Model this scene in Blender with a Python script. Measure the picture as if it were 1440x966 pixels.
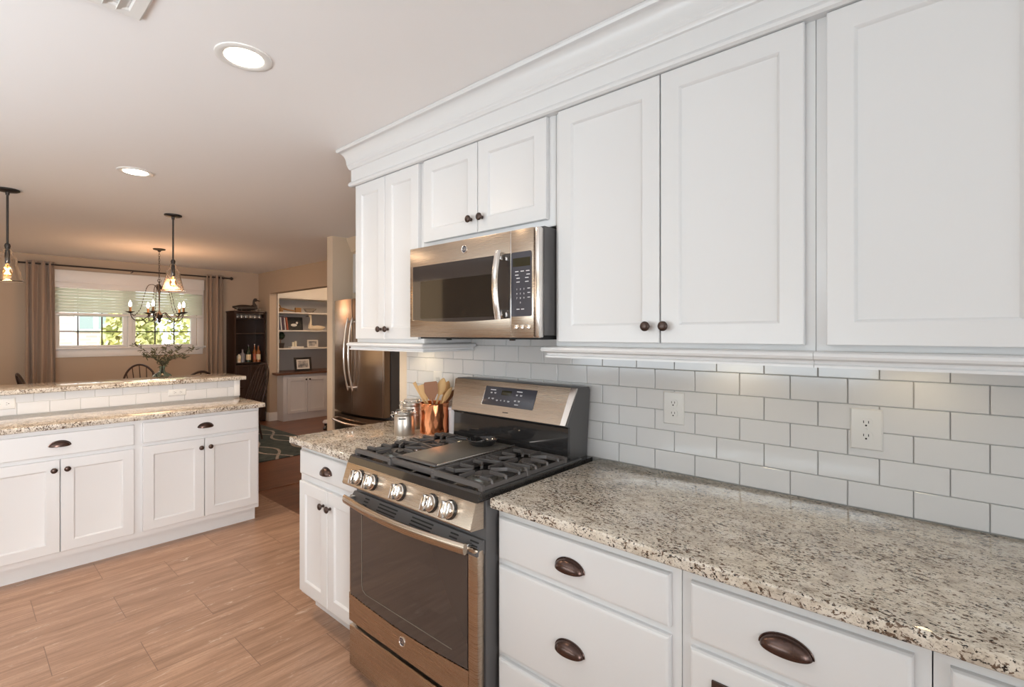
import bpy, bmesh, math, random
from mathutils import Vector, Matrix
PI = math.pi
random.seed(7)
scn = bpy.context.scene
for o in list(bpy.data.objects): bpy.data.objects.remove(o)
C = scn.collection

# ---------------------------------------------------------------- camera, light, exposure
cam_d = bpy.data.cameras.new('camera'); cam = bpy.data.objects.new('camera', cam_d); C.objects.link(cam)
cam.location = (0, -1.7856, 1.418)
cam.rotation_euler = (PI/2, 0, PI/2 - 0.8517)
cam_d.sensor_width = 36; cam_d.lens = 686.3/1440*36; cam_d.shift_y = -13/1440
cam_d.clip_start = 0.05; cam_d.clip_end = 200
scn.camera = cam
vs = scn.view_settings
vs.view_transform = 'Standard'; vs.look = 'None'; vs.gamma = 1; vs.use_curve_mapping = False
vs.exposure = 0.07

world = bpy.data.worlds.new('world'); scn.world = world; world.use_nodes = True
wb = world.node_tree.nodes['Background']
wb.inputs[0].default_value = (0.86, 0.93, 1.0, 1); wb.inputs[1].default_value = 3.2

def area(name, loc, aim, sx, sy, power, col):
    d = bpy.data.lights.new(name, 'AREA'); d.shape = 'RECTANGLE'; d.size = sx; d.size_y = sy
    d.energy = power; d.color = col
    o = bpy.data.objects.new(name, d); C.objects.link(o); o.location = loc
    o.rotation_euler = Vector(aim).to_track_quat('-Z', 'Y').to_euler()
    return o
# unseen fill panels added behind and beside the camera, two tilted up as bounce
area('fill_rear', (2.30, -2.3, 1.45), (-1, 0, 0.45), 2.8, 1.6, 42, (0.78, 0.90, 1.0))
area('fill_aisle', (-1.9, -3.80, 1.35), (0.0, 1, 1.9), 3.0, 1.4, 101, (0.76, 0.90, 1.0))
d_ = area('fill_rear_narrow', (2.35, -2.7, 1.35), (-1, 0.22, -0.04), 1.6, 1.8, 26, (1.0, 0.95, 0.93)); d_.data.spread = math.radians(56)  # added narrow fill aimed at the peninsula fronts, no door modelled
area('fill_dining', (-6.9, -3.85, 1.5), (0, 1, 0), 2.6, 1.5, 12, (1.0, 0.72, 0.42))  # added warm fill at the unseen left wall to lift the dining area

# ---------------------------------------------------------------- materials
M = {}
def new_mat(name):
    m = bpy.data.materials.new(name); m.use_nodes = True
    nt = m.node_tree; b = nt.nodes['Principled BSDF']; M[name] = m
    return m, nt, b
def mat(name, col, rough=0.5, metal=0.0, **kw):
    m, nt, b = new_mat(name)
    b.inputs['Base Color'].default_value = (*col, 1); b.inputs['Roughness'].default_value = rough
    b.inputs['Metallic'].default_value = metal
    for k, v in kw.items():
        k2 = {'trans': 'Transmission Weight', 'ior': 'IOR', 'coat': 'Coat Weight', 'spec': 'Specular IOR Level',
              'aniso': 'Anisotropic', 'alpha': 'Alpha', 'sheen': 'Sheen Weight', 'coatrough': 'Coat Roughness'}[k]
        b.inputs[k2].default_value = v
    # slight procedural unevenness
    tc = nt.nodes.new('ShaderNodeTexCoord'); n = nt.nodes.new('ShaderNodeTexNoise')
    n.inputs['Scale'].default_value = 14; n.inputs['Detail'].default_value = 3
    nt.links.new(tc.outputs['Object'], n.inputs['Vector'])
    mr = nt.nodes.new('ShaderNodeMapRange'); mr.inputs[3].default_value = max(0.02, rough-0.04); mr.inputs[4].default_value = min(1, rough+0.05)
    nt.links.new(n.outputs['Fac'], mr.inputs[0]); nt.links.new(mr.outputs[0], b.inputs['Roughness'])
    return m
def emit(name, col, s):
    m, nt, b = new_mat(name)
    b.inputs['Base Color'].default_value = (*col, 1); b.inputs['Emission Color'].default_value = (*col, 1); b.inputs['Emission Strength'].default_value = s
    return m
def nodes_of(nt):
    def N(t, **kw):
        n = nt.nodes.new(t)
        for k, v in kw.items(): setattr(n, k, v)
        return n
    return N, nt.links.new
def ramp(nt, fac, stops, interp='LINEAR'):
    r = nt.nodes.new('ShaderNodeValToRGB'); r.color_ramp.interpolation = interp
    el = r.color_ramp.elements
    while len(el) < len(stops): el.new(0.5)
    for e, (p, c) in zip(el, stops): e.position = p; e.color = (*c, 1) if len(c) == 3 else c
    nt.links.new(fac, r.inputs[0]); return r
def mixc(nt, fac, a, b, mode='MIX'):
    n = nt.nodes.new('ShaderNodeMix'); n.data_type = 'RGBA'; n.blend_type = mode
    for s, v in ((0, fac), (6, a), (7, b)):
        if hasattr(v, 'links') or isinstance(v, bpy.types.NodeSocket): nt.links.new(v, n.inputs[s])
        elif isinstance(v, (int, float)): n.inputs[s].default_value = v
        else: n.inputs[s].default_value = (*v, 1)
    return n.outputs[2]
def noise(nt, vec, scale, detail=4, rough=0.55, dist=0.0):
    n = nt.nodes.new('ShaderNodeTexNoise'); n.inputs['Scale'].default_value = scale
    n.inputs['Detail'].default_value = detail; n.inputs['Roughness'].default_value = rough; n.inputs['Distortion'].default_value = dist
    nt.links.new(vec, n.inputs['Vector']); return n.outputs['Fac']
def objvec(nt, scale=(1, 1, 1), rot=(0, 0, 0), loc=(0, 0, 0)):
    tc = nt.nodes.new('ShaderNodeTexCoord'); mp = nt.nodes.new('ShaderNodeMapping')
    mp.inputs['Scale'].default_value = scale; mp.inputs['Rotation'].default_value = rot; mp.inputs['Location'].default_value = loc
    nt.links.new(tc.outputs['Object'], mp.inputs['Vector']); return mp.outputs[0]
def bump(nt, b, h, strength=0.2, dist=0.002):
    n = nt.nodes.new('ShaderNodeBump'); n.inputs['Strength'].default_value = strength; n.inputs['Distance'].default_value = dist
    nt.links.new(h, n.inputs['Height']); nt.links.new(n.outputs[0], b.inputs['Normal'])

mat('cabinet_white', (0.735, 0.735, 0.735), 0.32)
mat('ceiling_paint', (0.93, 0.905, 0.89), 0.9)
mat('trim_white', (0.80, 0.78, 0.75), 0.4)
mat('tile_white', (0.655, 0.648, 0.645), 0.10)
mat('grout', (0.50, 0.49, 0.47), 0.9)
mat('outlet_white', (0.69, 0.675, 0.65), 0.35)
mat('slot_dark', (0.02, 0.02, 0.02), 0.6)
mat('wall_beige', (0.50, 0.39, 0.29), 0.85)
mat('wall_cream', (0.74, 0.62, 0.48), 0.85)
mat('bronze', (0.085, 0.06, 0.052), 0.33, 0.85)
mat('copper_bronze', (0.105, 0.068, 0.058), 0.26, 0.9)
mat('dark_iron', (0.05, 0.042, 0.038), 0.45, 0.6)
mat('cast_iron', (0.085, 0.078, 0.075), 0.42)
mat('enamel_black', (0.022, 0.021, 0.021), 0.10, coat=0.5)
mat('side_grey', (0.095, 0.092, 0.092), 0.35)
mat('glass_dark', (0.045, 0.038, 0.036), 0.06, coat=0.6)
mat('window_dark', (0.018, 0.014, 0.011), 0.04, coat=0.3)
mat('panel_dark', (0.06, 0.058, 0.07), 0.22)
mat('lcd', (0.03, 0.026, 0.012), 0.1)
mat('print_white', (0.75, 0.74, 0.76), 0.5)
mat('chrome', (0.80, 0.79, 0.77), 0.12, 1.0)
mat('griddle', (0.22, 0.205, 0.18), 0.36, 0.55)
mat('burner_brass', (0.75, 0.5, 0.28), 0.3, 1.0)
mat('copper', (0.90, 0.36, 0.17), 0.2, 1.0)
mat('canister_steel', (0.60, 0.56, 0.51), 0.34, 1.0)
mat('wood_pale', (0.68, 0.42, 0.18), 0.55)
mat('wood_brown', (0.30, 0.13, 0.06), 0.5)
mat('wood_dark', (0.035, 0.016, 0.010), 0.35)
mat('wood_counter', (0.13, 0.055, 0.028), 0.3)
mat('decoy_dark', (0.035, 0.024, 0.018), 0.5)
mat('shelf_white', (0.72, 0.67, 0.60), 0.5)
mat('shelf_grey', (0.42, 0.40, 0.385), 0.7)
mat('built_in_paint', (0.60, 0.585, 0.59), 0.5)
def blind_mat():
    m, nt, b = new_mat('blind_slat'); b.inputs['Base Color'].default_value = (0.86, 0.87, 0.82, 1); b.inputs['Roughness'].default_value = 0.5
    tr = nt.nodes.new('ShaderNodeBsdfTranslucent'); tr.inputs[0].default_value = (0.92, 0.95, 0.88, 1)
    mx = nt.nodes.new('ShaderNodeMixShader'); mx.inputs[0].default_value = 0.55
    nt.links.new(b.outputs[0], mx.inputs[1]); nt.links.new(tr.outputs[0], mx.inputs[2]); nt.links.new(mx.outputs[0], nt.nodes['Material Output'].inputs[0])
blind_mat()
mat('curtain_fabric', (0.36, 0.26, 0.19), 0.9, sheen=0.3)
mat('green_leaf', (0.15, 0.155, 0.085), 0.6)
mat('topiary_green', (0.02, 0.035, 0.015), 0.8)
mat('pot_dark', (0.05, 0.035, 0.028), 0.6)
mat('ceramic_white', (0.80, 0.77, 0.78), 0.2)
mat('swan_white', (0.80, 0.68, 0.50), 0.6)
mat('beak_black', (0.02, 0.018, 0.018), 0.5)
mat('rust_iron', (0.30, 0.16, 0.06), 0.7, 0.2)
mat('book_dark', (0.09, 0.06, 0.08), 0.6); mat('book_red', (0.38, 0.10, 0.05), 0.6)
mat('book_white', (0.7, 0.66, 0.62), 0.6); mat('book_navy', (0.05, 0.05, 0.09), 0.6)
mat('frame_black', (0.018, 0.016, 0.016), 0.35); mat('mat_board', (0.78, 0.74, 0.68), 0.8)
mat('candle_wax', (0.82, 0.76, 0.6), 0.5)
mat('bottle_green', (0.02, 0.035, 0.02), 0.08); mat('label_cream', (0.75, 0.62, 0.42), 0.6)
mat('whisky', (0.26, 0.09, 0.03), 0.08); mat('stemware', (0.85, 0.82, 0.78), 0.12, trans=0.8, spec=0.9); mat('bottle_grey', (0.30, 0.28, 0.30), 0.15)
mat('lawn', (0.20, 0.28, 0.09), 0.95)
mat('house_trim', (0.9, 0.92, 0.95), 0.5); mat('house_glass', (0.30, 0.36, 0.36), 0.1)
mat('vent_slot', (0.015, 0.015, 0.015), 0.7)
mat('oven_inside', (0.16, 0.13, 0.10), 0.6)
def glassm(name, col, rough=0.02, ior=1.45, alpha=0.25):
    m, nt, b = new_mat(name); N, L = nodes_of(nt)
    b.inputs['Base Color'].default_value = (*col, 1); b.inputs['Roughness'].default_value = rough
    b.inputs['Transmission Weight'].default_value = 1; b.inputs['IOR'].default_value = ior
    return m
glassm('glass_clear', (0.97, 0.93, 0.88))
m_ = glassm('glass_seeded', (0.99, 0.95, 0.90), 0.02, 1.45)
bump(m_.node_tree, m_.node_tree.nodes['Principled BSDF'], noise(m_.node_tree, objvec(m_.node_tree), 55, 2), 0.35, 0.003)
glassm('glass_amber', (1.0, 0.72, 0.42), 0.0, 1.3)
glassm('glass_aqua', (0.66, 0.90, 0.93))
glassm('glass_pane', (0.98, 0.99, 1.0), 0.0, 1.03)
def steel(name, col, rough, vert=False):
    m, nt, b = new_mat(name)
    b.inputs['Metallic'].default_value = 1; b.inputs['Base Color'].default_value = (*col, 1)
    b.inputs['Anisotropic'].default_value = 0.6
    v = objvec(nt, (1, 1, 500) if not vert else (400, 400, 1))
    f = noise(nt, v, 3, 2)
    mr = nt.nodes.new('ShaderNodeMapRange'); mr.inputs[3].default_value = rough-0.02; mr.inputs[4].default_value = rough+0.03
    nt.links.new(f, mr.inputs[0]); nt.links.new(mr.outputs[0], b.inputs['Roughness'])
    bump(nt, b, f, 0.008, 0.0002)
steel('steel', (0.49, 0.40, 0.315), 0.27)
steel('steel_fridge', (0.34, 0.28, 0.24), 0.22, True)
steel('steel_bright', (0.80, 0.76, 0.72), 0.20)

def granite():
    m, nt, b = new_mat('granite')
    v = objvec(nt, (0.78, 1.2, 1.0), (0, 0, 0.55)); v2 = objvec(nt, (1.0, 1.0, 1.0))
    base = ramp(nt, noise(nt, v, 22, 6, 0.7), [(0.30, (0.36, 0.30, 0.24)), (0.42, (0.56, 0.49, 0.40)), (0.53, (0.70, 0.63, 0.53)), (0.68, (0.78, 0.73, 0.65))]).outputs[0]
    grey = ramp(nt, noise(nt, v2, 6, 4, 0.6), [(0.48, (0, 0, 0)), (0.66, (0.28, 0.28, 0.28))]).outputs[0]
    c = mixc(nt, grey, base, (0.40, 0.38, 0.38))
    fine = ramp(nt, noise(nt, v, 210, 4, 0.7), [(0.56, (0, 0, 0)), (0.63, (0.8, 0.8, 0.8))]).outputs[0]
    c = mixc(nt, fine, c, (0.27, 0.22, 0.18))
    patch = noise(nt, v2, 9, 3, 0.6)
    def specks(sc, th, w, amp, col, c):
        # speck density follows a slower patchiness
        ad = nt.nodes.new('ShaderNodeMath'); ad.operation = 'MULTIPLY_ADD'; nt.links.new(patch, ad.inputs[0]); ad.inputs[1].default_value = amp
        nt.links.new(noise(nt, v, sc, 4, 0.62, 0.5), ad.inputs[2])
        k = ramp(nt, ad.outputs[0], [(th+amp*0.5, (0, 0, 0)), (th+amp*0.5+w, (1, 1, 1))]).outputs[0]
        return mixc(nt, k, c, col)
    c = specks(95, 0.56, 0.035, 0.22, (0.145, 0.095, 0.065), c)
    c = specks(150, 0.585, 0.03, 0.20, (0.025, 0.02, 0.018), c)
    nt.links.new(c, b.inputs['Base Color']); b.inputs['Roughness'].default_value = 0.035; b.inputs['Specular IOR Level'].default_value = 0.4
granite()

def floor_tile():
    m, nt, b = new_mat('floor_tile_stone'); N, L = nodes_of(nt)
    tc = N('ShaderNodeTexCoord'); sp = N('ShaderNodeSeparateXYZ'); cb = N('ShaderNodeCombineXYZ')
    L(tc.outputs['Object'], sp.inputs[0]); L(sp.outputs['Y'], cb.inputs['X']); L(sp.outputs['X'], cb.inputs['Y'])
    mp = N('ShaderNodeMapping'); mp.inputs['Location'].default_value = (0.325+0.597*12.5, 3.645+0.292*20, 0)
    L(cb.outputs[0], mp.inputs['Vector'])
    br = N('ShaderNodeTexBrick'); br.offset = 0.5; br.squash = 1
    for k, v in {'Scale': 1, 'Mortar Size': 0.0015, 'Mortar Smooth': 0.1, 'Brick Width': 0.597, 'Row Height': 0.292, 'Bias': 0}.items(): br.inputs[k].default_value = v
    br.inputs['Color1'].default_value = (0, 0, 0, 1); br.inputs['Color2'].default_value = (1, 1, 1, 1); br.inputs['Mortar'].default_value = (0.5, 0.5, 0.5, 1)
    L(mp.outputs[0], br.inputs['Vector'])
    # per-tile offset of the veining
    off = N('ShaderNodeVectorMath', operation='SCALE'); L(br.outputs['Color'], off.inputs[0]); off.inputs['Scale'].default_value = 7.3
    add = N('ShaderNodeVectorMath', operation='ADD'); L(cb.outputs[0], add.inputs[0]); L(off.outputs[0], add.inputs[1])
    st = N('ShaderNodeMapping'); st.inputs['Scale'].default_value = (1.1, 12, 1); st.inputs['Rotation'].default_value = (0, 0, 0.06); L(add.outputs[0], st.inputs['Vector'])
    st2 = N('ShaderNodeMapping'); st2.inputs['Scale'].default_value = (2.2, 9, 1); st2.inputs['Rotation'].default_value = (0, 0, 0.12); L(add.outputs[0], st2.inputs['Vector'])
    base = ramp(nt, noise(nt, st.outputs[0], 1.6, 7, 0.6, 0.3), [(0.25, (0.27, 0.155, 0.098)), (0.45, (0.40, 0.24, 0.16)), (0.58, (0.475, 0.295, 0.20)), (0.78, (0.61, 0.40, 0.285))]).outputs[0]
    tint = mixc(nt, br.outputs['Color'], (0.93, 0.92, 0.91), (1.05, 1.04, 1.03)); base = mixc(nt, 1.0, base, tint, 'MULTIPLY')
    fs = N('ShaderNodeMapping'); fs.inputs['Scale'].default_value = (2.5, 42, 1); L(add.outputs[0], fs.inputs['Vector'])
    fine = ramp(nt, noise(nt, fs.outputs[0], 2.4, 6, 0.65, 0.3), [(0.30, (0.72, 0.70, 0.68)), (0.55, (1, 1, 1)), (0.75, (1.16, 1.15, 1.14))]).outputs[0]
    base = mixc(nt, 1.0, base, fine, 'MULTIPLY')
    vein = ramp(nt, noise(nt, st2.outputs[0], 2.1, 9, 0.74, 1.3), [(0.60, (0, 0, 0)), (0.66, (1, 1, 1))]).outputs[0]
    base = mixc(nt, mixc(nt, 1.0, vein, (0.65, 0.65, 0.65), 'MULTIPLY'), base, (0.72, 0.58, 0.48))
    vd = ramp(nt, noise(nt, st.outputs[0], 3.7, 6, 0.7, 0.6), [(0.28, (1, 1, 1)), (0.36, (0, 0, 0))]).outputs[0]
    base = mixc(nt, mixc(nt, 1.0, vd, (0.6, 0.6, 0.6), 'MULTIPLY'), base, (0.24, 0.14, 0.09))
    speck = ramp(nt, noise(nt, add.outputs[0], 95, 5, 0.75), [(0.36, (1, 1, 1)), (0.44, (0, 0, 0))]).outputs[0]
    base = mixc(nt, mixc(nt, 1.0, speck, (0.5, 0.5, 0.5), 'MULTIPLY'), base, (0.30, 0.19, 0.13))
    col = mixc(nt, br.outputs['Fac'], base, (0.22, 0.125, 0.085))
    L(col, b.inputs['Base Color']); b.inputs['Roughness'].default_value = 0.38
    inv = N('ShaderNodeMath', operation='SUBTRACT'); inv.inputs[0].default_value = 1; L(br.outputs['Fac'], inv.inputs[1]); bump(nt, b, inv.outputs[0], 0.4, 0.002)
floor_tile()

def plank(name, cols, w, l, alongx, rough):
    m, nt, b = new_mat(name); N, L = nodes_of(nt)
    tc = N('ShaderNodeTexCoord'); mp = N('ShaderNodeMapping'); mp.inputs['Location'].default_value = (40, 40, 0)
    if not alongx: mp.inputs['Rotation'].default_value = (0, 0, PI/2); mp.inputs['Location'].default_value = (40, 40, 0)
    L(tc.outputs['Object'], mp.inputs['Vector'])
    br = N('ShaderNodeTexBrick'); br.offset = 0.37
    for k, v in {'Scale': 1, 'Mortar Size': 0.0012, 'Brick Width': l, 'Row Height': w}.items(): br.inputs[k].default_value = v
    br.inputs['Color1'].default_value = (0, 0, 0, 1); br.inputs['Color2'].default_value = (1, 1, 1, 1)
    L(mp.outputs[0], br.inputs['Vector'])
    st = N('ShaderNodeMapping'); st.inputs['Scale'].default_value = (1.5, 18, 1); L(mp.outputs[0], st.inputs['Vector'])
    g = ramp(nt, noise(nt, st.outputs[0], 2, 6, 0.6, 0.4), [(0.3, cols[0]), (0.7, cols[1])]).outputs[0]
    tint = mixc(nt, br.outputs['Color'], (0.75, 0.75, 0.75), (1.15, 1.12, 1.1)); g = mixc(nt, 1.0, g, tint, 'MULTIPLY')
    g = mixc(nt, br.outputs['Fac'], g, tuple(x*0.3 for x in cols[0]))
    L(g, b.inputs['Base Color']); b.inputs['Roughness'].default_value = rough
plank('hardwood', [(0.12, 0.045, 0.022), (0.24, 0.095, 0.048)], 0.083, 0.9, False, 0.28)

def rug_mat():
    m, nt, b = new_mat('rug_wool'); N, L = nodes_of(nt)
    v = objvec(nt, (1, 1, 1))
    sp = N('ShaderNodeSeparateXYZ'); L(v, sp.inputs[0])
    def lines(ph, amp, per, thin):
        # wavy pairs of pale lines running across the rug
        s = N('ShaderNodeMath', operation='MULTIPLY'); L(sp.outputs['X'], s.inputs[0]); s.inputs[1].default_value = 5.2
        a = N('ShaderNodeMath', operation='ADD'); L(s.outputs[0], a.inputs[0]); a.inputs[1].default_value = ph
        sn = N('ShaderNodeMath', operation='SINE'); L(a.outputs[0], sn.inputs[0])
        am = N('ShaderNodeMath', operation='MULTIPLY'); L(sn.outputs[0], am.inputs[0]); am.inputs[1].default_value = amp
        y = N('ShaderNodeMath', operation='ADD'); L(sp.outputs['Y'], y.inputs[0]); L(am.outputs[0], y.inputs[1])
        q = N('ShaderNodeMath', operation='PINGPONG'); L(y.outputs[0], q.inputs[0]); q.inputs[1].default_value = per
        d = N('ShaderNodeMath', operation='LESS_THAN'); L(q.outputs[0], d.inputs[0]); d.inputs[1].default_value = thin
        return d.outputs[0]
    l1 = lines(0.4, 0.11, 0.22, 0.018); l2 = lines(3.5, 0.11, 0.22, 0.018)
    mx = N('ShaderNodeMath', operation='MAXIMUM'); L(l1, mx.inputs[0]); L(l2, mx.inputs[1])
    base = ramp(nt, noise(nt, v, 9, 5, 0.6), [(0.35, (0.045, 0.065, 0.068)), (0.65, (0.085, 0.11, 0.11))]).outputs[0]
    nz = ramp(nt, noise(nt, v, 45, 3), [(0.35, (0.4, 0.4, 0.4)), (0.6, (1, 1, 1))]).outputs[0]
    mm = mixc(nt, 1.0, mx.outputs[0], nz, 'MULTIPLY')
    L(mixc(nt, mm, base, (0.50, 0.43, 0.38)), b.inputs['Base Color']); b.inputs['Roughness'].default_value = 1
    bump(nt, b, noise(nt, v, 250, 2), 0.5, 0.003)
rug_mat()

def brick_mat():
    m, nt, b = new_mat('brick_pale'); N, L = nodes_of(nt)
    v = objvec(nt, (1, 1, 1), (PI/2, 0, PI/2))
    tc = N('ShaderNodeTexCoord'); sp = N('ShaderNodeSeparateXYZ'); cb = N('ShaderNodeCombineXYZ')
    L(tc.outputs['Object'], sp.inputs[0]); L(sp.outputs['Y'], cb.inputs['X']); L(sp.outputs['Z'], cb.inputs['Y'])
    br = N('ShaderNodeTexBrick')
    for k, vv in {'Scale': 1, 'Mortar Size': 0.01, 'Brick Width': 0.24, 'Row Height': 0.08}.items(): br.inputs[k].default_value = vv
    br.inputs['Color1'].default_value = (0.52, 0.36, 0.33, 1); br.inputs['Color2'].default_value = (0.66, 0.50, 0.46, 1); br.inputs['Mortar'].default_value = (0.6, 0.55, 0.5, 1)
    L(cb.outputs[0], br.inputs['Vector']); L(br.outputs['Color'], b.inputs['Base Color']); b.inputs['Roughness'].default_value = 0.9
brick_mat()
def leafm(name, c1, c2, sc=3.0):
    m, nt, b = new_mat(name)
    f = noise(nt, objvec(nt), sc, 4)
    nt.links.new(ramp(nt, f, [(0.35, c1), (0.65, c2)]).outputs[0], b.inputs['Base Color']); b.inputs['Roughness'].default_value = 0.7
leafm('shrub_leaf', (0.34, 0.38, 0.14), (0.80, 0.72, 0.34))
leafm('art_dark', (0.015, 0.02, 0.02), (0.06, 0.05, 0.04), 40)
leafm('art_photo', (0.16, 0.16, 0.17), (0.62, 0.56, 0.5), 14)
emit('lamp_glow', (1.0, 0.88, 0.72), 22)
emit('downlight_glow', (1.0, 0.90, 0.74), 16)
emit('filament', (1.0, 0.62, 0.25), 22)
emit('puck_glow', (1.0, 0.85, 0.6), 5)

# ---------------------------------------------------------------- mesh helpers
ORG = {}
def new(): return bmesh.new()
def merge(bm, t):
    me = bpy.data.meshes.new('tmp'); t.to_mesh(me); t.free(); bm.from_mesh(me); bpy.data.meshes.remove(me)
def obj(name, bm, m, parent=None, ang=35, smooth=True):
    """link one mesh object; vertices are given in world space and moved to the root's origin"""
    bmesh.ops.recalc_face_normals(bm, faces=bm.faces)
    me = bpy.data.meshes.new(name)
    org = ORG.get(parent.name, Vector((0, 0, 0))) if parent else None
    if parent is None:
        if bm.verts:
            xs = [v.co.x for v in bm.verts]; ys = [v.co.y for v in bm.verts]; zs = [v.co.z for v in bm.verts]
            org = Vector(((min(xs)+max(xs))/2, (min(ys)+max(ys))/2, min(zs)))
        else: org = Vector((0, 0, 0))
        if name.split('.')[0] in KEEP: org = Vector((0, 0, 0))
    bmesh.ops.translate(bm, verts=bm.verts, vec=-org)
    bm.to_mesh(me); bm.free()
    for mm in (m if isinstance(m, (list, tuple)) else [m]): me.materials.append(M[mm])
    if smooth: me.shade_smooth(); me.set_sharp_from_angle(angle=math.radians(ang))
    o = bpy.data.objects.new(name, me); C.objects.link(o)
    if parent: o.parent = parent; ORG[o.name] = org
    else: o.location = org; ORG[o.name] = org
    return o
KEEP = {'floor', 'wall', 'ceiling', 'wall_right'}
def tag(o, label, cat, group=None):
    o['label'] = label; o['category'] = cat
    if group: o['group'] = group
    return o
def thing(name, label, cat, loc=(0, 0, 0), group=None):
    o = bpy.data.objects.new(name, None); C.objects.link(o); o.location = loc; o.empty_display_size = 0.05
    ORG[o.name] = Vector(loc); return tag(o, label, cat, group)
def struct(name, bm, m, parent=None, label=None, **k):
    o = obj(name, bm, m, parent, **k)
    if not parent: o['kind'] = 'structure'
    if label: o['label'] = label
    return o
def dup(root, loc, rz=0, label=None, group=None):
    r = root.copy(); C.objects.link(r); r.location = loc; r.rotation_euler = (0, 0, rz)
    if label: r['label'] = label
    if group: r['group'] = group
    for ch in list(root.children):
        c = ch.copy(); C.objects.link(c); c.parent = r
        for g in ch.children:
            d = g.copy(); C.objects.link(d); d.parent = c
    return r
def box(bm, x0, x1, y0, y1, z0, z1, bev=0.0, seg=2, mi=0):
    t = new(); bmesh.ops.create_cube(t, size=1)
    for v in t.verts: v.co = Vector(((x0+x1)/2+v.co.x*(x1-x0), (y0+y1)/2+v.co.y*(y1-y0), (z0+z1)/2+v.co.z*(z1-z0)))
    if bev: bmesh.ops.bevel(t, geom=t.edges[:], offset=min(bev, 0.45*min(abs(x1-x0), abs(y1-y0), abs(z1-z0))), segments=seg, affect='EDGES', profile=0.5)
    for f in t.faces: f.material_index = mi
    merge(bm, t)
def poly_prism(bm, pts, f0, f1, mi=0):
    """pts 2D list, f0/f1 map (a,b)->Vector for the two caps"""
    A = [bm.verts.new(f0(*p)) for p in pts]; B = [bm.verts.new(f1(*p)) for p in pts]; n = len(pts)
    fs = [bm.faces.new(A), bm.faces.new(B[::-1])]
    for i in range(n): fs.append(bm.faces.new((A[i], B[i], B[(i+1) % n], A[(i+1) % n])))
    for f in fs: f.material_index = mi
def lathe(bm, prof, mtx=Matrix.Identity(4), n=32, mi=0, cap=True):
    """prof [(r,h)] turned about local Z"""
    rings = []
    for r, h in prof:
        if r < 1e-6: rings.append([bm.verts.new(mtx @ Vector((0, 0, h)))])
        else: rings.append([bm.verts.new(mtx @ Vector((r*math.cos(2*PI*i/n), r*math.sin(2*PI*i/n), h))) for i in range(n)])
    fs = []
    for a, b in zip(rings, rings[1:]):
        for i in range(n):
            j = (i+1) % n
            if len(a) == 1 and len(b) == 1: continue
            if len(a) == 1: fs.append(bm.faces.new((a[0], b[i], b[j])))
            elif len(b) == 1: fs.append(bm.faces.new((a[i], a[j], b[0])))
            else: fs.append(bm.faces.new((a[i], a[j], b[j], b[i])))
    if cap:
        for rg in (rings[0], rings[-1]):
            if len(rg) > 1: fs.append(bm.faces.new(rg))
    for f in fs: f.material_index = mi
def T(x, y, z): return Matrix.Translation((x, y, z))
def face_mtx(p, axis):
    """local Z -> outward axis ('-y' or '+x')"""
    if axis == '-y': return Matrix.Translation(p) @ Matrix.Rotation(PI/2, 4, 'X')
    if axis == '+x': return Matrix.Translation(p) @ Matrix.Rotation(PI/2, 4, 'Y')
def tube(bm, pts, r, n=10, mi=0, closed=False):
    pts = [Vector(p) for p in pts]; rs = r if isinstance(r, (list, tuple)) else [r]*len(pts)
    rings = []; prev = None; N = len(pts)
    for i, p in enumerate(pts):
        if closed: d = pts[(i+1) % N]-pts[i-1]
        else: d = pts[min(i+1, N-1)]-pts[max(i-1, 0)]
        d.normalize()
        if prev is None: u = d.orthogonal().normalized()
        else:
            u = prev-d*prev.dot(d)
            u = u.normalized() if u.length > 1e-6 else d.orthogonal().normalized()
        prev = u; w = d.cross(u)
        rings.append([bm.verts.new(p+(u*math.cos(2*PI*k/n)+w*math.sin(2*PI*k/n))*rs[i]) for k in range(n)])
    fs = []
    rng = range(N) if closed else range(N-1)
    for i in rng:
        a, b = rings[i], rings[(i+1) % N]
        for k in range(n): fs.append(bm.faces.new((a[k], a[(k+1) % n], b[(k+1) % n], b[k])))
    if not closed: fs += [bm.faces.new(rings[0]), bm.faces.new(rings[-1])]
    for f in fs: f.material_index = mi
def sweep(bm, prof, path, mi=0, flip=1):
    """prof [(out, z)] swept along 2D path with mitred corners; out is to the right of travel"""
    P = [Vector((p[0], p[1])) for p in path]; n = len(P); rings = []
    def nor(a, b):
        d = (b-a).normalized(); return Vector((d.y, -d.x))*flip
    for i in range(n):
        if i == 0: m = nor(P[0], P[1])
        elif i == n-1: m = nor(P[-2], P[-1])
        else:
            a, b = nor(P[i-1], P[i]), nor(P[i], P[i+1]); m = (a+b)/(1+a.dot(b))
        rings.append([bm.verts.new((P[i].x+m.x*o, P[i].y+m.y*o, z)) for o, z in prof])
    k = len(prof); fs = []
    for a, b in zip(rings, rings[1:]):
        for j in range(k): fs.append(bm.faces.new((a[j], a[(j+1) % k], b[(j+1) % k], b[j])))
    fs += [bm.faces.new(rings[0]), bm.faces.new(rings[-1])]
    for f in fs: f.material_index = mi
def smoothpath(pts, k=6):
    """Catmull-Rom through pts"""
    P = [Vector(p) for p in pts]; out = []
    for i in range(len(P)-1):
        p0, p1, p2, p3 = P[max(i-1, 0)], P[i], P[i+1], P[min(i+2, len(P)-1)]
        for j in range(k):
            t = j/k; out.append(0.5*((2*p1)+(p2-p0)*t+(2*p0-5*p1+4*p2-p3)*t*t+(3*p1-p0-3*p2+p3)*t**3))
    out.append(P[-1]); return out
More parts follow.
